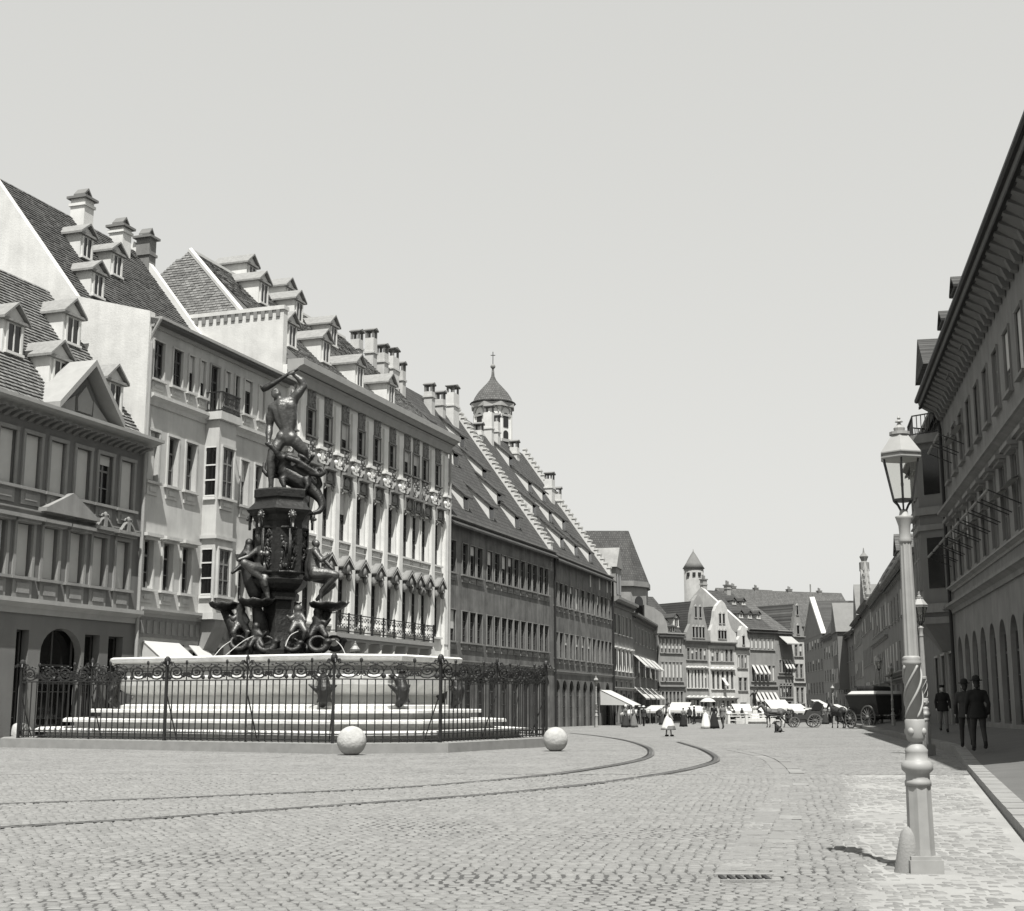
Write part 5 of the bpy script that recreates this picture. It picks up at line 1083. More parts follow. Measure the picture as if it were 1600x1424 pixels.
def ball(u, v, r, label):
    p = gp(u, v); t = MB().sph((0, 0, r * .93), r, 28, 18).build('stone_ball', mat('ball_stone', .33, .95, .4, 4., bump=.9, bscale=11), None, True, loc=tuple(p), label=label, cat='stone ball', group='stone balls round the fountain'); return t
ball(549, 1180, .40, 'pale stone ball against the front of the fountain kerb'); ball(868, 1174, .36, 'stone ball beyond the end of the iron fence, next to the tram rails'); ball(30, 1165, .40, 'stone ball at the far corner of the fountain kerb by the pediment house')

# ------------------------------------------------------------------ street lamps
def lamp(label, loc, scale=1.):
    t = thing('street_lamp', label, 'street lamp', loc, 0, 'gas lamps along the street')
    MB().box(-.135, .135, -.135, .135, -.1, .12).box(-.122, .122, -.122, .122, .12, .15).build('base', M_lamp, t)
    b = MB(); n = 16
    b.loft([[((r_ * (1 if j % 2 else .9)) * math.cos(j * 6.2832 / n), (r_ * (1 if j % 2 else .9)) * math.sin(j * 6.2832 / n), z) for j in range(n)] for r_, z in ((.11, .15), (.106, .2), (.1, .72))]); b.build('pedestal', M_lamp, t)
    MB().lathe([(.106, .70), (.106, .74), (.096, .75), (.096, .8), (.126, .83), (.128, .87), (.106, .9), (.09, .91), (.09, .97), (.094, .99), (.06, 1.03), (.045, 1.04), (.045, 1.055), (.06, 1.06), (.075, 1.09), (.08, 1.14), (.082, 1.23), (.075, 1.24)], 20).build('collar', M_lamp, t, True)
    for k in range(4): MB().sph((.07 * math.cos(k * 1.571 + .8), .07 * math.sin(k * 1.571 + .8), 1.14), (.03, .03, .035), 8, 6).build('rosette', M_lamp, t, True)
    tw = MB().lathe([(.075, 1.24), (.066, 1.68), (.076, 1.69), (.08, 1.71), (.07, 1.73), (.076, 1.745), (.06, 1.76)], 16)
    for s_ in range(4): tw.tube([(.072 * math.cos(s_ * 1.571 + k * .22), .072 * math.sin(s_ * 1.571 + k * .22), 1.25 + .43 * k / 16) for k in range(17)], .011, 5)
    tw.build('twisted_shaft', M_lamp, t, True)
    b = MB(); b.loft([[((r_ * (1 if j % 2 else .88)) * math.cos(j * 6.2832 / 20), (r_ * (1 if j % 2 else .88)) * math.sin(j * 6.2832 / 20), z) for j in range(20)] for r_, z in ((.06, 1.76), (.056, 2.2), (.048, 2.72))]); b.build('shaft', M_lamp, t)
    MB().lathe([(.05, 2.71), (.056, 2.73), (.05, 2.75), (.046, 2.8), (.05, 2.86), (.068, 2.92), (.075, 2.94), (.04, 2.95), (.03, 3.0)], 16).build('capital', M_lamp, t, True)
    la = MB(); n = 6
    for k in range(n):
        a = k * 6.2832 / n + .26; la.tube([(.02 * math.cos(a), .02 * math.sin(a), 2.98), (.05 * math.cos(a), .05 * math.sin(a), 3.04), (.088 * math.cos(a), .088 * math.sin(a), 3.08)], .009, 4); la.tube([(.088 * math.cos(a), .088 * math.sin(a), 3.08), (.165 * math.cos(a), .165 * math.sin(a), 3.44)], .009, 4)
    la.lathe([(.092, 3.07), (.092, 3.09)], n, rot=.26); lf = la.build('lantern_frame', M_iron, t)
    MB().lathe([(.172, 3.43), (.19, 3.44), (.19, 3.452), (.17, 3.455), (.165, 3.475), (.19, 3.48), (.19, 3.49), (.08, 3.64), (.075, 3.655)], n, rot=.26).lathe([(.088, 3.65), (.088, 3.675), (.045, 3.68), (.05, 3.71), (.02, 3.74), (.012, 3.76), (.035, 3.765), (.03, 3.775), (.01, 3.785), (.016, 3.8), (.004, 3.82)], 12).build('lantern_roof', M_lamp, t)
    g = MB()
    for k in range(n):
        a, c = k * 6.2832 / n + .26, (k + 1) * 6.2832 / n + .26; g.quad((.085 * math.cos(a), .085 * math.sin(a), 3.09), (.085 * math.cos(c), .085 * math.sin(c), 3.09), (.16 * math.cos(c), .16 * math.sin(c), 3.43), (.16 * math.cos(a), .16 * math.sin(a), 3.43))
    g.build('lantern_glass', M_lglass, t); MB().tube([(0, 0, 3.0), (0, 0, 3.2)], .008, 5).sph((0, 0, 3.22), (.014, .014, .03), 6, 5).build('burner', M_iron, t)
    t.scale = (scale,) * 3; return t
LS = 3.72 / 3.82
q = gp(1442, 1366)
lamp0 = lamp('pale gas lamp with twisted and fluted column beside the guard stone', (q.x, q.y, 0), LS * 1.045)
def lamp_at(u, y, zz, label, sc=1.05, uv=1130):
    p = on_y(u, uv, y); return copy_tree(lamp0, None, (p.x, y, zz), random.uniform(0, 1), label, LS * sc)
lamp_at(1448, 37., .13, 'gas lamp on the kerb in front of the dark stone oriel', 1.15, 1150)
lamp_at(1374, 98., zg(98), 'gas lamp standing behind the loaded wagon', 1.4, 1060)
lamp_at(1396, 80., zg(80) + .1, 'gas lamp on the kerb before the overhanging eave house', 1.05)
lamp_at(1408, 100., zg(100) + .1, 'slim gas lamp far along the kerb by the grey house', 1.05)
lamp_at(1303, 132., zg(132), 'gas lamp among the market stalls near the alley', 1.02)
lamp_at(932, 104., zg(104), 'gas lamp by the pointed arcade doors', 1.05)
lamp_at(555, 59., zg(59), 'gas lamp behind the fountain, below the palace balcony', 1.12, 1010)
q = gp(1416, 1366); b = MB()
b.lathe([(.105, -.1), (.1, .0), (.085, .2), (.07, .32), (.045, .37), (.01, .385)], 12); b.xf(Matrix.Rotation(.12, 4, 'Y'))
b.build('guard_stone', M_kerb, None, True, loc=tuple(q), label='small leaning guard stone at the foot of the near gas lamp', cat='guard stone')

# ------------------------------------------------------------------ people
def hand(b, w, d=(0, .04, -.08), s=1.):
    w = Vector(w); d = Vector(d); b.sph(w + d * .5, (.022 * s, .034 * s, .048 * s), 8, 6)
    for k in range(4): off = Vector((0, (-.026 + .017 * k) * s, 0)); b.cap(w + d * .9 + off, w + d * (1.7 - .12 * abs(k - 1.3)) + off + Vector((.0, .012, 0)), .0085 * s, .0075 * s, 6)
    b.cap(w + d * .35 + Vector((0, .03 * s, 0)), w + d * 1.0 + Vector((0, .055 * s, 0)), .0095 * s, .008 * s, 6)
def head(b, z, y=0., x=0.):
    b.sph((x, y, z), (.076, .097, .115), 12, 10); b.sph((x, y + .05, z - .06), (.05, .05, .055), 10, 8); b.cap((x, y + .085, z + .012), (x, y + .112, z - .02), .013, .017, 6)
    for s_ in (-1, 1): b.sph((x + s_ * .08, y - .005, z - .005), (.014, .024, .034), 6, 6); b.sph((x + s_ * .032, y + .088, z + .018), .012, 6, 5)
    b.cap((x - .025, y + .092, z - .055), (x + .025, y + .092, z - .055), .01, .01, 6); b.cap((x, y - .01, z - .16), (x, y, z - .07), .052, .05, 8)
def man(name, label, loc, rz, coat=None, trous=None, hat='bowler', scale=1., walk=.22, vox=.022, sit=False, group=None, long=False, cat='person'):
    coat, trous = coat or M_black, trous or M_dcloth; t = thing('person', label, cat, loc, rz, group); t.scale = (scale,) * 3
    hip, kn = .93, .5
    A = [(-1, walk, walk * .75), (1, -walk, -walk * .2)]
    bd = MB(); head(bd, 1.62); bd.cap((0, 0, 1.1), (0, 0, 1.4), .09, .09)
    tr, sh = MB(), MB()
    for s_, fy, ky in A:
        if sit: pts = [(s_ * .1, 0, .93), (s_ * .13, .42, .9), (s_ * .13, .5, .48)]
        else: pts = [(s_ * .09, 0, hip), (s_ * .1, ky, kn + .02), (s_ * .1, fy - (.04 if fy < 0 else 0), .1 + (.06 if fy < 0 else 0))]
        tr.cap(pts[0], pts[1], .098, .07); tr.cap(pts[1], pts[2], .068, .052); bd.cap(pts[0], pts[1], .05, .04); bd.cap(pts[1], pts[2], .04, .035); bd.cap((0, 0, 1.1), pts[0], .06, .05)
        p = pts[2]; sh.sph((p[0], p[1] + .06, max(p[2] - .06, .04)), (.045, .135, .045), 10, 6); sh.cap((p[0], p[1], p[2] - .02), (p[0], p[1], p[2] + .05), .048, .046)
    tr.sph((0, 0, .95), (.17, .12, .12))
    co = MB(); co.cap((-.15, -.005, 1.4), (.15, -.005, 1.4), .08, .08); co.sph((0, 0, 1.28), (.195, .13, .2)); co.sph((0, -.005, 1.08), (.17, .125, .2)); co.cap((0, 0, 1.4), (0, 0, 1.47), .085, .07)
    zb = .48 if long else .78
    if not sit: co.loft([[(r_ * math.cos(a), .72 * r_ * math.sin(a) - .01, z) for a in [j * math.pi / 8 for j in range(16)]] for r_, z in ((.165, 1.12), (.19, .95), (.215, zb + .05), (.22, zb))])
    else: co.sph((0, .03, .97), (.19, .17, .13))
    for s_ in (-1, 1):
        sw = s_ * walk * .55; el = (s_ * .255, -.03 - sw * .4, 1.13); wr = (s_ * .25, .08 - sw * .9, .9) if not sit else (s_ * .14, .4, 1.1)
        co.cap((s_ * .185, 0, 1.4), el, .066, .054); co.cap(el, wr, .053, .042); bd.cap((s_ * .185, 0, 1.38), el, .035, .03); bd.cap(el, wr, .03, .025); bd.cap((0, 0, 1.38), (s_ * .185, 0, 1.38), .04, .04); hand(bd, wr, (0, .02, -.075) if not sit else (0, .07, -.03))
    obj('body', melt(bd, vox * .62, M_skin, 1), t); obj('trousers', melt(tr, vox, trous, 3), t); obj('coat', melt(co, vox, coat, 3), t); sh.build('shoes', M_black, t, True)
    hr = MB().sph((0, -.018, 1.65), (.084, .098, .105), 12, 8).sph((0, -.05, 1.58), (.072, .06, .08), 10, 8); hr.build('hair', M_hair, t, True)
    if hat == 'bowler': MB().lathe([(.0, 1.835), (.05, 1.828), (.085, 1.795), (.096, 1.74), (.098, 1.71), (.15, 1.705), (.155, 1.715), (.15, 1.695), (.09, 1.69)], 18, sy=1.18).build('hat', M_black, t, True)
    elif hat == 'top': MB().lathe([(.0, 1.93), (.088, 1.93), (.085, 1.85), (.09, 1.71), (.15, 1.705), (.15, 1.69), (.09, 1.685)], 18, sy=1.15).build('hat', M_black, t, True)
    elif hat == 'straw': MB().lathe([(.0, 1.8), (.09, 1.8), (.094, 1.715), (.2, 1.70), (.2, 1.69), (.09, 1.685)], 18, sy=1.1).build('hat', M_wcloth, t, True)
    elif hat == 'cap': MB().lathe([(.0, 1.78), (.1, 1.77), (.105, 1.74), (.09, 1.70), (.09, 1.68)], 16, sy=1.15).build('hat', coat, t, True)
    return t
def woman(label, loc, rz, top=None, skirt=None, hat=None, scale=1., vox=.024, girl=False, arms='down', group=None, apron=False, hem=None):
    top, skirt = top or M_black, skirt or M_black; t = thing('person', label, 'person', loc, rz, group); t.scale = (scale,) * 3
    bd = MB(); head(bd, 1.56); bd.cap((0, 0, 1.05), (0, 0, 1.35), .07, .07)
    zl = .34 if girl else .03
    for s_ in (-1, 1): bd.cap((s_ * .08, 0, .9), (s_ * .085, s_ * .1, .06), .06, .035); bd.cap((0, 0, 1.05), (s_ * .08, 0, .9), .06, .06)
    MB().sph((-.085, -.06, .05), (.04, .12, .05), 10, 6).sph((.085, .14, .05), (.04, .12, .05), 10, 6).build('shoes', M_black, t, True)
    bo = MB(); bo.cap((-.12, 0, 1.33), (.12, 0, 1.33), .07, .07); bo.sph((0, .01, 1.24), (.16, .12, .14)); bo.sph((0, 0, 1.06), (.115, .1, .16)); bo.cap((0, 0, 1.33), (0, 0, 1.42), .07, .052)
    for s_ in (-1, 1):
        if arms == 'up' and s_ == 1: el, wr = (s_ * .24, .12, 1.2), (s_ * .2, .22, 1.42)
        else: el, wr = (s_ * .22, -.05, 1.1), (s_ * .2, .1, .93)
        bo.cap((s_ * .16, 0, 1.34), el, .068, .05); bo.cap(el, wr, .048, .035); bd.cap((0, 0, 1.32), (s_ * .15, 0, 1.32), .035, .035); bd.cap((s_ * .15, 0, 1.32), el, .03, .026); bd.cap(el, wr, .025, .022); hand(bd, wr, (0, .02, -.07) if wr[2] < 1.3 else (0, .01, .06), .9)
    def skirt_rings(zb, zt, rt, rb): return [[((rt + (rb - rt) * f ** .75) * (1 + .05 * f * math.sin(7 * a + 1)) * math.cos(a), (rt + (rb - rt) * f ** .75) * (1 + .05 * f * math.sin(7 * a + 1)) * (.82 + .1 * f) * math.sin(a) - .03 * f, zt + (zb - zt) * f) for a in [j * math.pi / 18 for j in range(36)]] for f in (0, .12, .3, .55, .8, 1)]
    obj('body', melt(bd, vox * .6, M_skin, 1), t); obj('bodice', melt(bo, vox, top, 3), t)
    rb = .40 if girl else .37
    MB().loft(skirt_rings(zl, 1.03, .125, rb)).build('skirt', skirt, t, True)
    if hem: MB().loft([[(p[0] * 1.02, p[1] * 1.02, p[2]) for p in r_] for r_ in skirt_rings(zl - .01, zl + .2, rb * .88, rb)]).build('skirt_hem', hem, t, True)
    if apron: MB().loft([[(p[0] * 1.03, p[1] * 1.03 + .01, p[2]) for p in r_[1:18]] for r_ in skirt_rings(.25, 1.0, .13, .31)], cap=False).build('apron', M_wcloth, t, True)
    hr = MB().sph((0, -.022, 1.6), (.09, .1, .105), 12, 8).sph((0, -.09, 1.6), (.06, .06, .06), 8, 6)
    if girl: hr.cap((0, -.1, 1.52), (.01, -.15, 1.05), .05, .025)
    hr.build('hair', M_hair, t, True)
    if hat == 'wide': MB().lathe([(.0, 1.76), (.08, 1.75), (.095, 1.69), (.2, 1.675), (.2, 1.665), (.09, 1.66)], 18).sph((.05, .02, 1.76), (.09, .08, .05), 8, 6).build('hat', M_black if top is not M_wcloth else M_gcloth, t, True)
    elif hat == 'scarf': MB().sph((0, -.01, 1.6), (.098, .112, .12), 12, 8).build('head_scarf', M_wcloth, t, True)
    return t
def pave(u, v, y): p = on_y(u, v, y); return (p.x, y, zp(p.x, y))
man('person', 'man in a long black coat and bowler walking away along the shaded pavement', pave(1527, 1100, 33.6), -.15, M_black, M_dcloth, 'bowler', 1.0, .2)
man('person', 'man in dark grey jacket walking close beside the man in black coat', pave(1508, 1100, 36.2), -.2, M_dcloth, M_dcloth, 'bowler', .98, .24)
man('person', 'dark-suited man with hands low, coming along beneath the oriel', pave(1473, 1100, 51.), 3.0, M_black, M_gcloth, 'cap', .98, .12)
def at_g(u, v): p = gp(u, v); return (p.x, p.y, p.z)
def yaw_to(u): return 0
girl = woman('girl in a white dress with a dark hem and long braid crossing the cobbles', at_g(1045, 1151), -1.2, M_wcloth, M_wcloth, None, .93, girl=True, hem=M_gcloth)
w1 = woman('woman in a pale patterned dress walking under a white parasol', at_g(1103, 1139), -.2, M_wcloth, M_wcloth, 'wide', 1.0, arms='up')
w2 = woman('woman in a long black dress beside the parasol', at_g(1116, 1139), .2, M_black, M_black, 'wide', 1.03)
man('person', 'man in grey uniform with legs apart next to the woman in black', at_g(1130, 1139), 2.6, M_gcloth, M_dcloth, 'cap', .98, .28)
woman('small figure in a dark skirt and shawl near the market awnings', at_g(1068, 1136), .3, M_gcloth, M_black, 'scarf', .9)
woman('market woman in dark skirt with white apron at the arcade doors', at_g(917, 1131), 1.4, M_black, M_black, 'scarf', .98, apron=True)
woman('woman in grey shawl with white cap by the slanting shop awning', at_g(990, 1137), 1.2, M_gcloth, M_gcloth, 'scarf', .98)
pz_ = Vector(w1.location) + Vector((.2, .1, 0))
pr = thing('parasol', 'open white parasol held over the woman in pale dress', 'parasol', tuple(pz_), 0)
b = MB(); n = 12
for k in range(n):
    a, c = k * 6.2832 / n, (k + 1) * 6.2832 / n; prof = [(0, 2.12), (.22, 2.08), (.42, 1.98), (.55, 1.84)]
    for (r0, z0), (r1, z1) in zip(prof[:-1], prof[1:]): b.quad((r0 * math.cos(a), r0 * math.sin(a), z0), (r1 * math.cos(a), r1 * math.sin(a), z1), (r1 * math.cos(c), r1 * math.sin(c), z1), (r0 * math.cos(c), r0 * math.sin(c), z0))
b.build('canopy', M_cloth, pr); MB().tube([(0, 0, 1.42), (0, 0, 2.18)], .012, 6).build('stick', M_wood, pr)
for k in range(n): a = k * 6.2832 / n; MB().tube([(0, 0, 2.1), (.22 * math.cos(a), .22 * math.sin(a), 2.06), (.54 * math.cos(a), .54 * math.sin(a), 1.83)], .007, 4).build('rib', M_iron, pr)

# ------------------------------------------------------------------ horses, carriages, dog
def horse(label, loc, rz, scale=1., m=None):
    t = thing('horse', label, 'horse', loc, rz); t.scale = (scale,) * 3; b = MB()     # faces +x
    b.sph((.42, 0, 1.18), (.42, .25, .32)); b.sph((-.45, 0, 1.2), (.42, .27, .32)); b.sph((0, 0, 1.13), (.6, .27, .27)); b.cap((-.1, 0, 1.3), (.4, 0, 1.36), .14, .14)
    b.cap((.62, 0, 1.28), (.98, 0, 1.72), .21, .13); b.cap((.98, 0, 1.74), (1.15, 0, 1.66), .12, .11); b.cap((1.12, 0, 1.66), (1.38, 0, 1.4), .1, .065)
    for s_ in (-1, 1):
        b.cap((1.0, s_ * .05, 1.82), (1.0, s_ * .07, 1.95), .035, .012)
        f = .12 * s_
        b.cap((.52, s_ * .14, 1.05), (.5 + f, s_ * .14, .72), .12, .075); b.cap((.5 + f, s_ * .14, .72), (.5 + f, s_ * .14, .48), .065, .055); b.cap((.5 + f, s_ * .14, .48), (.48 + f, s_ * .14, .12), .045, .04); b.cap((.48 + f, s_ * .14, .1), (.52 + f, s_ * .14, .05), .055, .06)
        b.cap((-.5, s_ * .15, 1.1), (-.42 - f, s_ * .16, .8), .19, .11); b.cap((-.42 - f, s_ * .16, .8), (-.66 - f, s_ * .16, .52), .09, .055); b.cap((-.66 - f, s_ * .16, .52), (-.62 - f, s_ * .16, .13), .048, .042); b.cap((-.62 - f, s_ * .16, .1), (-.57 - f, s_ * .16, .05), .055, .06)
    obj('body', melt(b, .03, m or M_horse, 3), t)
    MB().cap((-.85, 0, 1.3), (-1.0, 0, .95), .06, .09).cap((-1.0, 0, .95), (-.98, 0, .55), .09, .03).build('tail', M_hair, t, True)
    MB().cap((.66, 0, 1.52), (.96, 0, 1.85), .06, .05).build('mane', M_hair, t, True)
    MB().tube([(.62, .26 * math.cos(a), 1.24 + .36 * math.sin(a)) for a in [k * .524 for k in range(13)]], .04, 6).build('collar', M_wood, t); MB().tube([(-.3, .3, 1.15), (.6, .27, 1.2)], .02, 4).tube([(-.3, -.3, 1.15), (.6, -.27, 1.2)], .02, 4).build('harness', M_wood, t); return t
def wheel(r, parent, loc, n=12, m=None, tilt=0):
    def fn():
        b = MB(); N = 28; b.loft([[((r + dr) * math.cos(k * 6.2832 / N), y, (r + dr) * math.sin(k * 6.2832 / N)) for dr, y in ((0, -.03), (0, .03), (-.07, .03), (-.07, -.03))] for k in range(N + 1)], cap=False)
        for k in range(n): a = k * 6.2832 / n; b.tube([(.08 * math.cos(a), 0, .08 * math.sin(a)), ((r - .05) * math.cos(a), 0, (r - .05) * math.sin(a))], .022, 5)
        b.loft([[(rr * math.cos(k * .785), y, rr * math.sin(k * .785)) for k in range(8)] for rr, y in ((.06, -.14), (.1, -.08), (.1, .08), (.06, .14))]); return b.mesh('wheel', m or M_wood)
    return obj('wheel', cached(('wh', r, n, (m or M_wood).name), fn), parent, loc)
M_wheel = mat('wheel_paint', .10, .6, .2, 6.)
def wagon():
    p = gp(1368, 1139); rz = R(112); t = thing('wagon', 'dark open wagon with a pale cover seen from behind by the kerb', 'wagon', tuple(p), rz); t.scale = (1.3,) * 3   # faces +x
    b = MB(); b.loft([[(-1.15, -.62, .75), (1.1, -.62, .75), (1.1, .62, .75), (-1.15, .62, .75)], [(-1.4, -.95, 1.75), (1.25, -.95, 1.75), (1.25, .95, 1.75), (-1.4, .95, 1.75)]]); b.build('body', M_wood, t)
    MB().box(-1.46, 1.3, -1.0, 1.0, 1.752, 1.82).build('top_rail', M_wheel, t); MB().loft([[(-1.35, -.9, 1.822), (1.1, -.9, 1.822), (1.1, .9, 1.822), (-1.35, .9, 1.822)], [(-1.2, -.7, 1.98), (1.0, -.7, 1.98), (1.0, .7, 1.98), (-1.2, .7, 1.98)]]).build('cover', M_cloth, t)
    MB().cap((-.6, -.5, 2.05), (.2, .4, 2.08), .16, .2).cap((.2, -.3, 2.05), (.8, .3, 2.1), .14, .18).build('load', M_black, t, True)
    MB().box(-1.2, 1.6, -.06, .06, .55, .68).box(-.75, -.63, -.9, .9, .5, .6).box(.92, 1.04, -.8, .8, .42, .5).build('undercarriage', M_wood, t)
    for s_ in (-1, 1): wheel(.62, t, (-.69, s_ * .95, .62), 14, M_wheel); wheel(.5, t, (.98, s_ * .85, .5), 12, M_wheel)
    MB().box(1.2, 1.65, -.6, .6, 1.55, 1.68).box(1.15, 1.22, -.6, .6, 1.68, 2.1).build('driver_seat', M_wood, t); MB().tube([(1.2, 0, .6), (3.6, 0, .85)], .05, 6).build('shaft_pole', M_wood, t)
    M = Matrix.Translation(p) @ Matrix.Rotation(rz, 4, 'Z') @ Matrix.Scale(1.3, 4)
    q = M @ Vector((1.35, .15, .72)); man('person', 'driver in dark coat and hat seated high on the open wagon', tuple(q), rz - math.pi / 2, M_black, M_black, 'top', 1.05, 0, sit=True)
    q = M @ Vector((3.1, .1, 0)); horse('black horse harnessed to the open wagon', (q.x, q.y, zg(q.y)), rz, 1.0)
wagon()
def carriage():
    p = gp(1256, 1137); rz = R(176); t = thing('carriage', 'open carriage with folded hood and two big wheels, side on before the stalls', 'carriage', tuple(p), rz)
    MB().ext([(-1.0, .65), (.45, .6), (.75, .85), (.7, 1.1), (.4, .95), (-.1, .95), (-.25, 1.3), (-1.1, 1.35), (-1.25, 1.0)], -.55, .55).build('body', M_wood, t)
    MB().ext([(-.5, 1.3), (-1.2, 1.28), (-1.45, 1.7), (-1.05, 1.95), (-.75, 1.75)], -.58, .58).build('folded_hood', M_black, t); MB().box(-.7, -.1, -.5, .5, 1.36, 1.45).build('seat', M_wcloth, t)
    MB().box(.8, 1.15, -.45, .45, 1.2, 1.32).box(.75, 1.3, -.45, .45, .7, .78).build('driver_box', M_wood, t)
    for s_ in (-1, 1): wheel(.52, t, (-.75, s_ * .68, .52), 12, M_wheel); wheel(.4, t, (.75, s_ * .6, .4), 10, M_wheel)
    MB().tube([(.9, .3, .7), (2.9, .32, 1.0)], .035, 5).tube([(.9, -.3, .7), (2.9, -.32, 1.0)], .035, 5).build('shafts', M_wood, t)
    M = t.matrix_basis; q = M @ Vector((2.15, 0, 0)); horse('brown horse standing between the shafts of the open carriage', (q.x, q.y, zg(q.y)), rz, .95, mat('brown_horse', .06, .55, .3, 6.))
carriage()
def dog():
    t = thing('dog', 'small black dog sitting alone on the cobbles', 'dog', at_g(1216, 1145), R(200)); b = MB()
    b.cap((-.12, 0, .14), (.1, 0, .36), .14, .11); b.cap((.12, 0, .38), (.16, 0, .5), .08, .07); b.sph((.19, 0, .56), (.1, .08, .085)); b.cap((.24, 0, .54), (.34, 0, .51), .05, .035)
    for s_ in (-1, 1): b.cap((.12, s_ * .07, .32), (.16, s_ * .07, .03), .045, .03); b.cap((.16, s_ * .07, .03), (.21, s_ * .07, .025), .03, .028); b.cap((-.1, s_ * .12, .15), (.04, s_ * .13, .1), .09, .05); b.cap((.04, s_ * .13, .07), (.12, s_ * .13, .03), .035, .03); b.cap((.15, s_ * .06, .62), (.13, s_ * .08, .68), .025, .012)
    b.cap((-.22, 0, .08), (-.38, .05, .05), .035, .02); obj('body', melt(b, .02, M_horse, 2), t)
dog()

# ------------------------------------------------------------------ the market
def stall(loc, rz, sc, label, m=None, low=1.68, high=2.5):
    t = thing('market_stall', label, 'market stall', loc, rz, 'market stalls'); t.scale = (sc,) * 3; m = m or M_cloth
    key = (m.name, low, high)
    for x in (-1, 1):
        for y, h_ in ((-.8, low + .05), (.8, high - .1)): obj('post', cached(('stp', x, y, h_), lambda: MB().box(x - .04, x + .04, y - .04, y + .04, 0, h_).mesh('post', M_woodl)), t)
    obj('canopy', cached(('stc',) + key, lambda: MB().add([(-1.25, -1.1, low), (1.25, -1.1, low), (1.25, .9, high), (-1.25, .9, high), (-1.25, -1.1, low - .04), (1.25, -1.1, low - .04), (1.25, .9, high - .04), (-1.25, .9, high - .04), (-1.25, -1.12, low - .26), (1.25, -1.12, low - .26)], [(0, 1, 2, 3), (7, 6, 5, 4), (0, 1, 9, 8), (1, 2, 6, 5), (0, 3, 7, 4)]).mesh('canopy', m)), t)
    obj('table', cached('stt', lambda: MB().box(-1.1, 1.1, -.7, .3, .72, .8).box(-1.1, 1.1, -.66, -.62, .1, .72).mesh('table', M_wood)), t)
    for k in range(7): x = -.95 + k * .31; obj('basket', cached(('stb', k % 2), lambda: MB().lathe([(.1, .802), (.14, .95), (.12, .96)], 8, (0, -.3 + .25 * (k % 2))).sph((0, -.3 + .25 * (k % 2), .97), (.12, .12, .07), 8, 5).mesh('basket', M_woodl if k % 2 else M_gcloth)), t, (x, 0, 0))
    return t
SB, SG, SA = 'white canvas market stall by the house with white awnings on the bend', 'white canvas market stall before the curved gables', 'white canvas market stall by the mouth of the dark alley'
SM = 'white canvas market stall behind the small market fountain'
for u, y, sc, rz, lab, m_ in ((985, 128, .7, -.9, SB, 0), (1003, 133, .75, -1.0, 'dull grey market stall by the house with white awnings', 1), (1022, 136, .85, -.8, SB, 0), (1062, 140, 1.0, -.4, SG, 0), (1086, 146, .85, .2, SG, 0), (1040, 152, .8, -.4, 'dull grey market stall behind the girl in white', 1), (1143, 148, .75, .4, SM, 0), (1160, 147, .95, .1, SM, 0), (1193, 150, .85, .5, SM, 0),
        (1216, 146, 1.15, .2, 'broad white market stall behind the brown carriage horse', 0), (1246, 149, .95, .4, 'white market stall behind the open carriage with folded hood', 0), (1264, 152, .75, .6, 'dull grey market stall behind the folded carriage hood', 1), (1287, 135, 1.1, 1.0, SA, 0), (1315, 137, .9, 1.0, SA, 0)):
    p = on_y(u, 1120, y); stall((p.x, y, zg(y)), rz, sc * .84, lab, M_clothd if m_ else M_cloth, 1.6 if sc > .9 else 1.75, 2.55 if sc > .8 else 2.35)
crowd = [man('person', 'far market-goer in dark clothes among the white stalls', at_g(1078, 1131), .5, M_dcloth, M_black, 'straw', .98, .1, .035, group='market crowd'),
         woman('far market woman in dark dress among the white stalls', at_g(1150, 1130), .5, M_gcloth, M_dcloth, 'scarf', 1., .035, group='market crowd')]
random.seed(9)
for i, (u, v) in enumerate(((1000, 1133), (1012, 1131), (1030, 1130), (1092, 1129), (1140, 1130), (1166, 1128), (1200, 1128), (1228, 1127), (1277, 1129), (1298, 1129), (1312, 1130), (1052, 1130), (1240, 1127), (978, 1137), (1006, 1135), (1034, 1133), (1085, 1132), (1098, 1130), (1160, 1131), (1188, 1126), (1208, 1127), (1232, 1131), (1268, 1130), (1290, 1132), (1320, 1132), (1328, 1130))):
    copy_tree(crowd[i % 2], None, at_g(u, v), random.uniform(0, 6), None, random.uniform(.92, 1.02))
mf = thing('market_fountain', 'small bronze-figured fountain behind pale rails in the market', 'fountain', tuple(gp(1180, 1131)))
oct_ = [(3.0 * math.cos(k * .785 + .39), 1.8 * math.sin(k * .785 + .39)) for k in range(8)]
MB().ext([(p[0] * .72, p[1] * .72) for p in oct_], -.2, .55, 'z').build('basin', M_marble, mf)
for z in (.35, .75, 1.0): MB().tube([(p[0], p[1], z) for p in oct_ + oct_[:1]], .06, 4).build('rail', M_trimw, mf)
for p in oct_: MB().lathe([(.16, -.2), (.16, .9), (.2, .95), (.2, 1.05), (.05, 1.15)], 8, p).build('rail_post', M_trimw, mf)
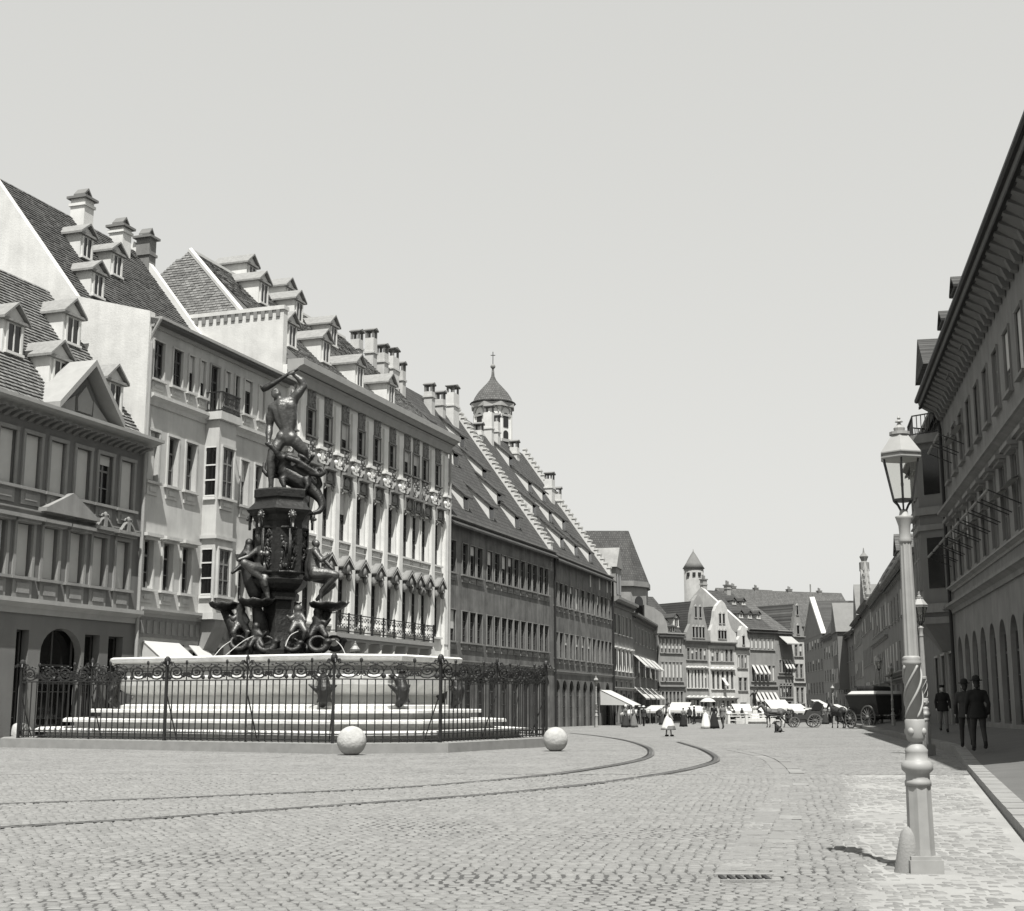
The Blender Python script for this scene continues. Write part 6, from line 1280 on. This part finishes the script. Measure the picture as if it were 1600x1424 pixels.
MB().lathe([(.5, .5), (.45, .9), (.3, 1.0), (.3, 1.5), (.42, 1.6), (.42, 1.7)], 8).build('pedestal', M_marble, mf)
b = MB(); head(b, 2.9 + .4); b.cap((0, 0, 2.55), (0, 0, 3.0), .16, .19); b.cap((-.2, 0, 3.05), (-.42, .1, 2.75), .07, .06); b.cap((.2, 0, 3.05), (.35, 0, 3.35), .07, .05); b.cap((.35, 0, 3.35), (.3, 0, 3.6), .05, .03); b.cap((.09, 0, 2.5), (.1, .05, 2.1), .1, .07); b.cap((.1, .05, 2.1), (.1, 0, 1.74), .07, .045); b.cap((-.09, 0, 2.5), (-.14, .12, 2.1), .1, .07); b.cap((-.14, .12, 2.1), (-.14, -.05, 1.76), .07, .045)
obj('bronze_figure', melt(b, .03, M_bronze, 2), mf)
# shop awnings at street level
def shop_awning(h, x, z, w, d, drop, label, cheek=True):
    o = thing('shop_awning', label, 'awning', tuple(h.e.matrix_basis @ Vector((x, 0, z))), h.e.rotation_euler.z)
    MB().add([(-w / 2, -.04, 0), (w / 2, -.04, 0), (w / 2, -d, -drop), (-w / 2, -d, -drop), (-w / 2, -.04, -.04), (w / 2, -.04, -.04), (w / 2, -d, -drop - .04), (-w / 2, -d, -drop - .04)], [(0, 1, 2, 3), (7, 6, 5, 4), (3, 2, 6, 7)]).build('canvas', M_cloth, o)
    if cheek: 
        for s_ in (-1, 1): MB().ext([(-.04, -.05), (-d * .98, -drop - .03), (-.04, -drop)], s_ * (w / 2 - .03) - .008, s_ * (w / 2 - .03) + .008, 'x').build('side_cloth', M_cloth, o)
    for s_ in (-1, 1): MB().tube([(s_ * w / 2 * .97, -d * .97, -drop - .04), (s_ * w / 2 * .97, -d * .97, -z)], .04, 6).build('pole', M_woodl, o)
    return o
shop_awning(h2, 1.7, 3.95, 2.6, 2.0, 1.5, 'white canvas awning over a shop under the tall pale house')
shop_awning(h2, 4.3, 3.9, 1.2, 1.0, .9, 'narrow white awning by the arched door under the oriel', False)
shop_awning(d2, 17.6, 3.1, 4.2, 2.8, 1.3, 'white slanting awning at the corner of the second weathered house')
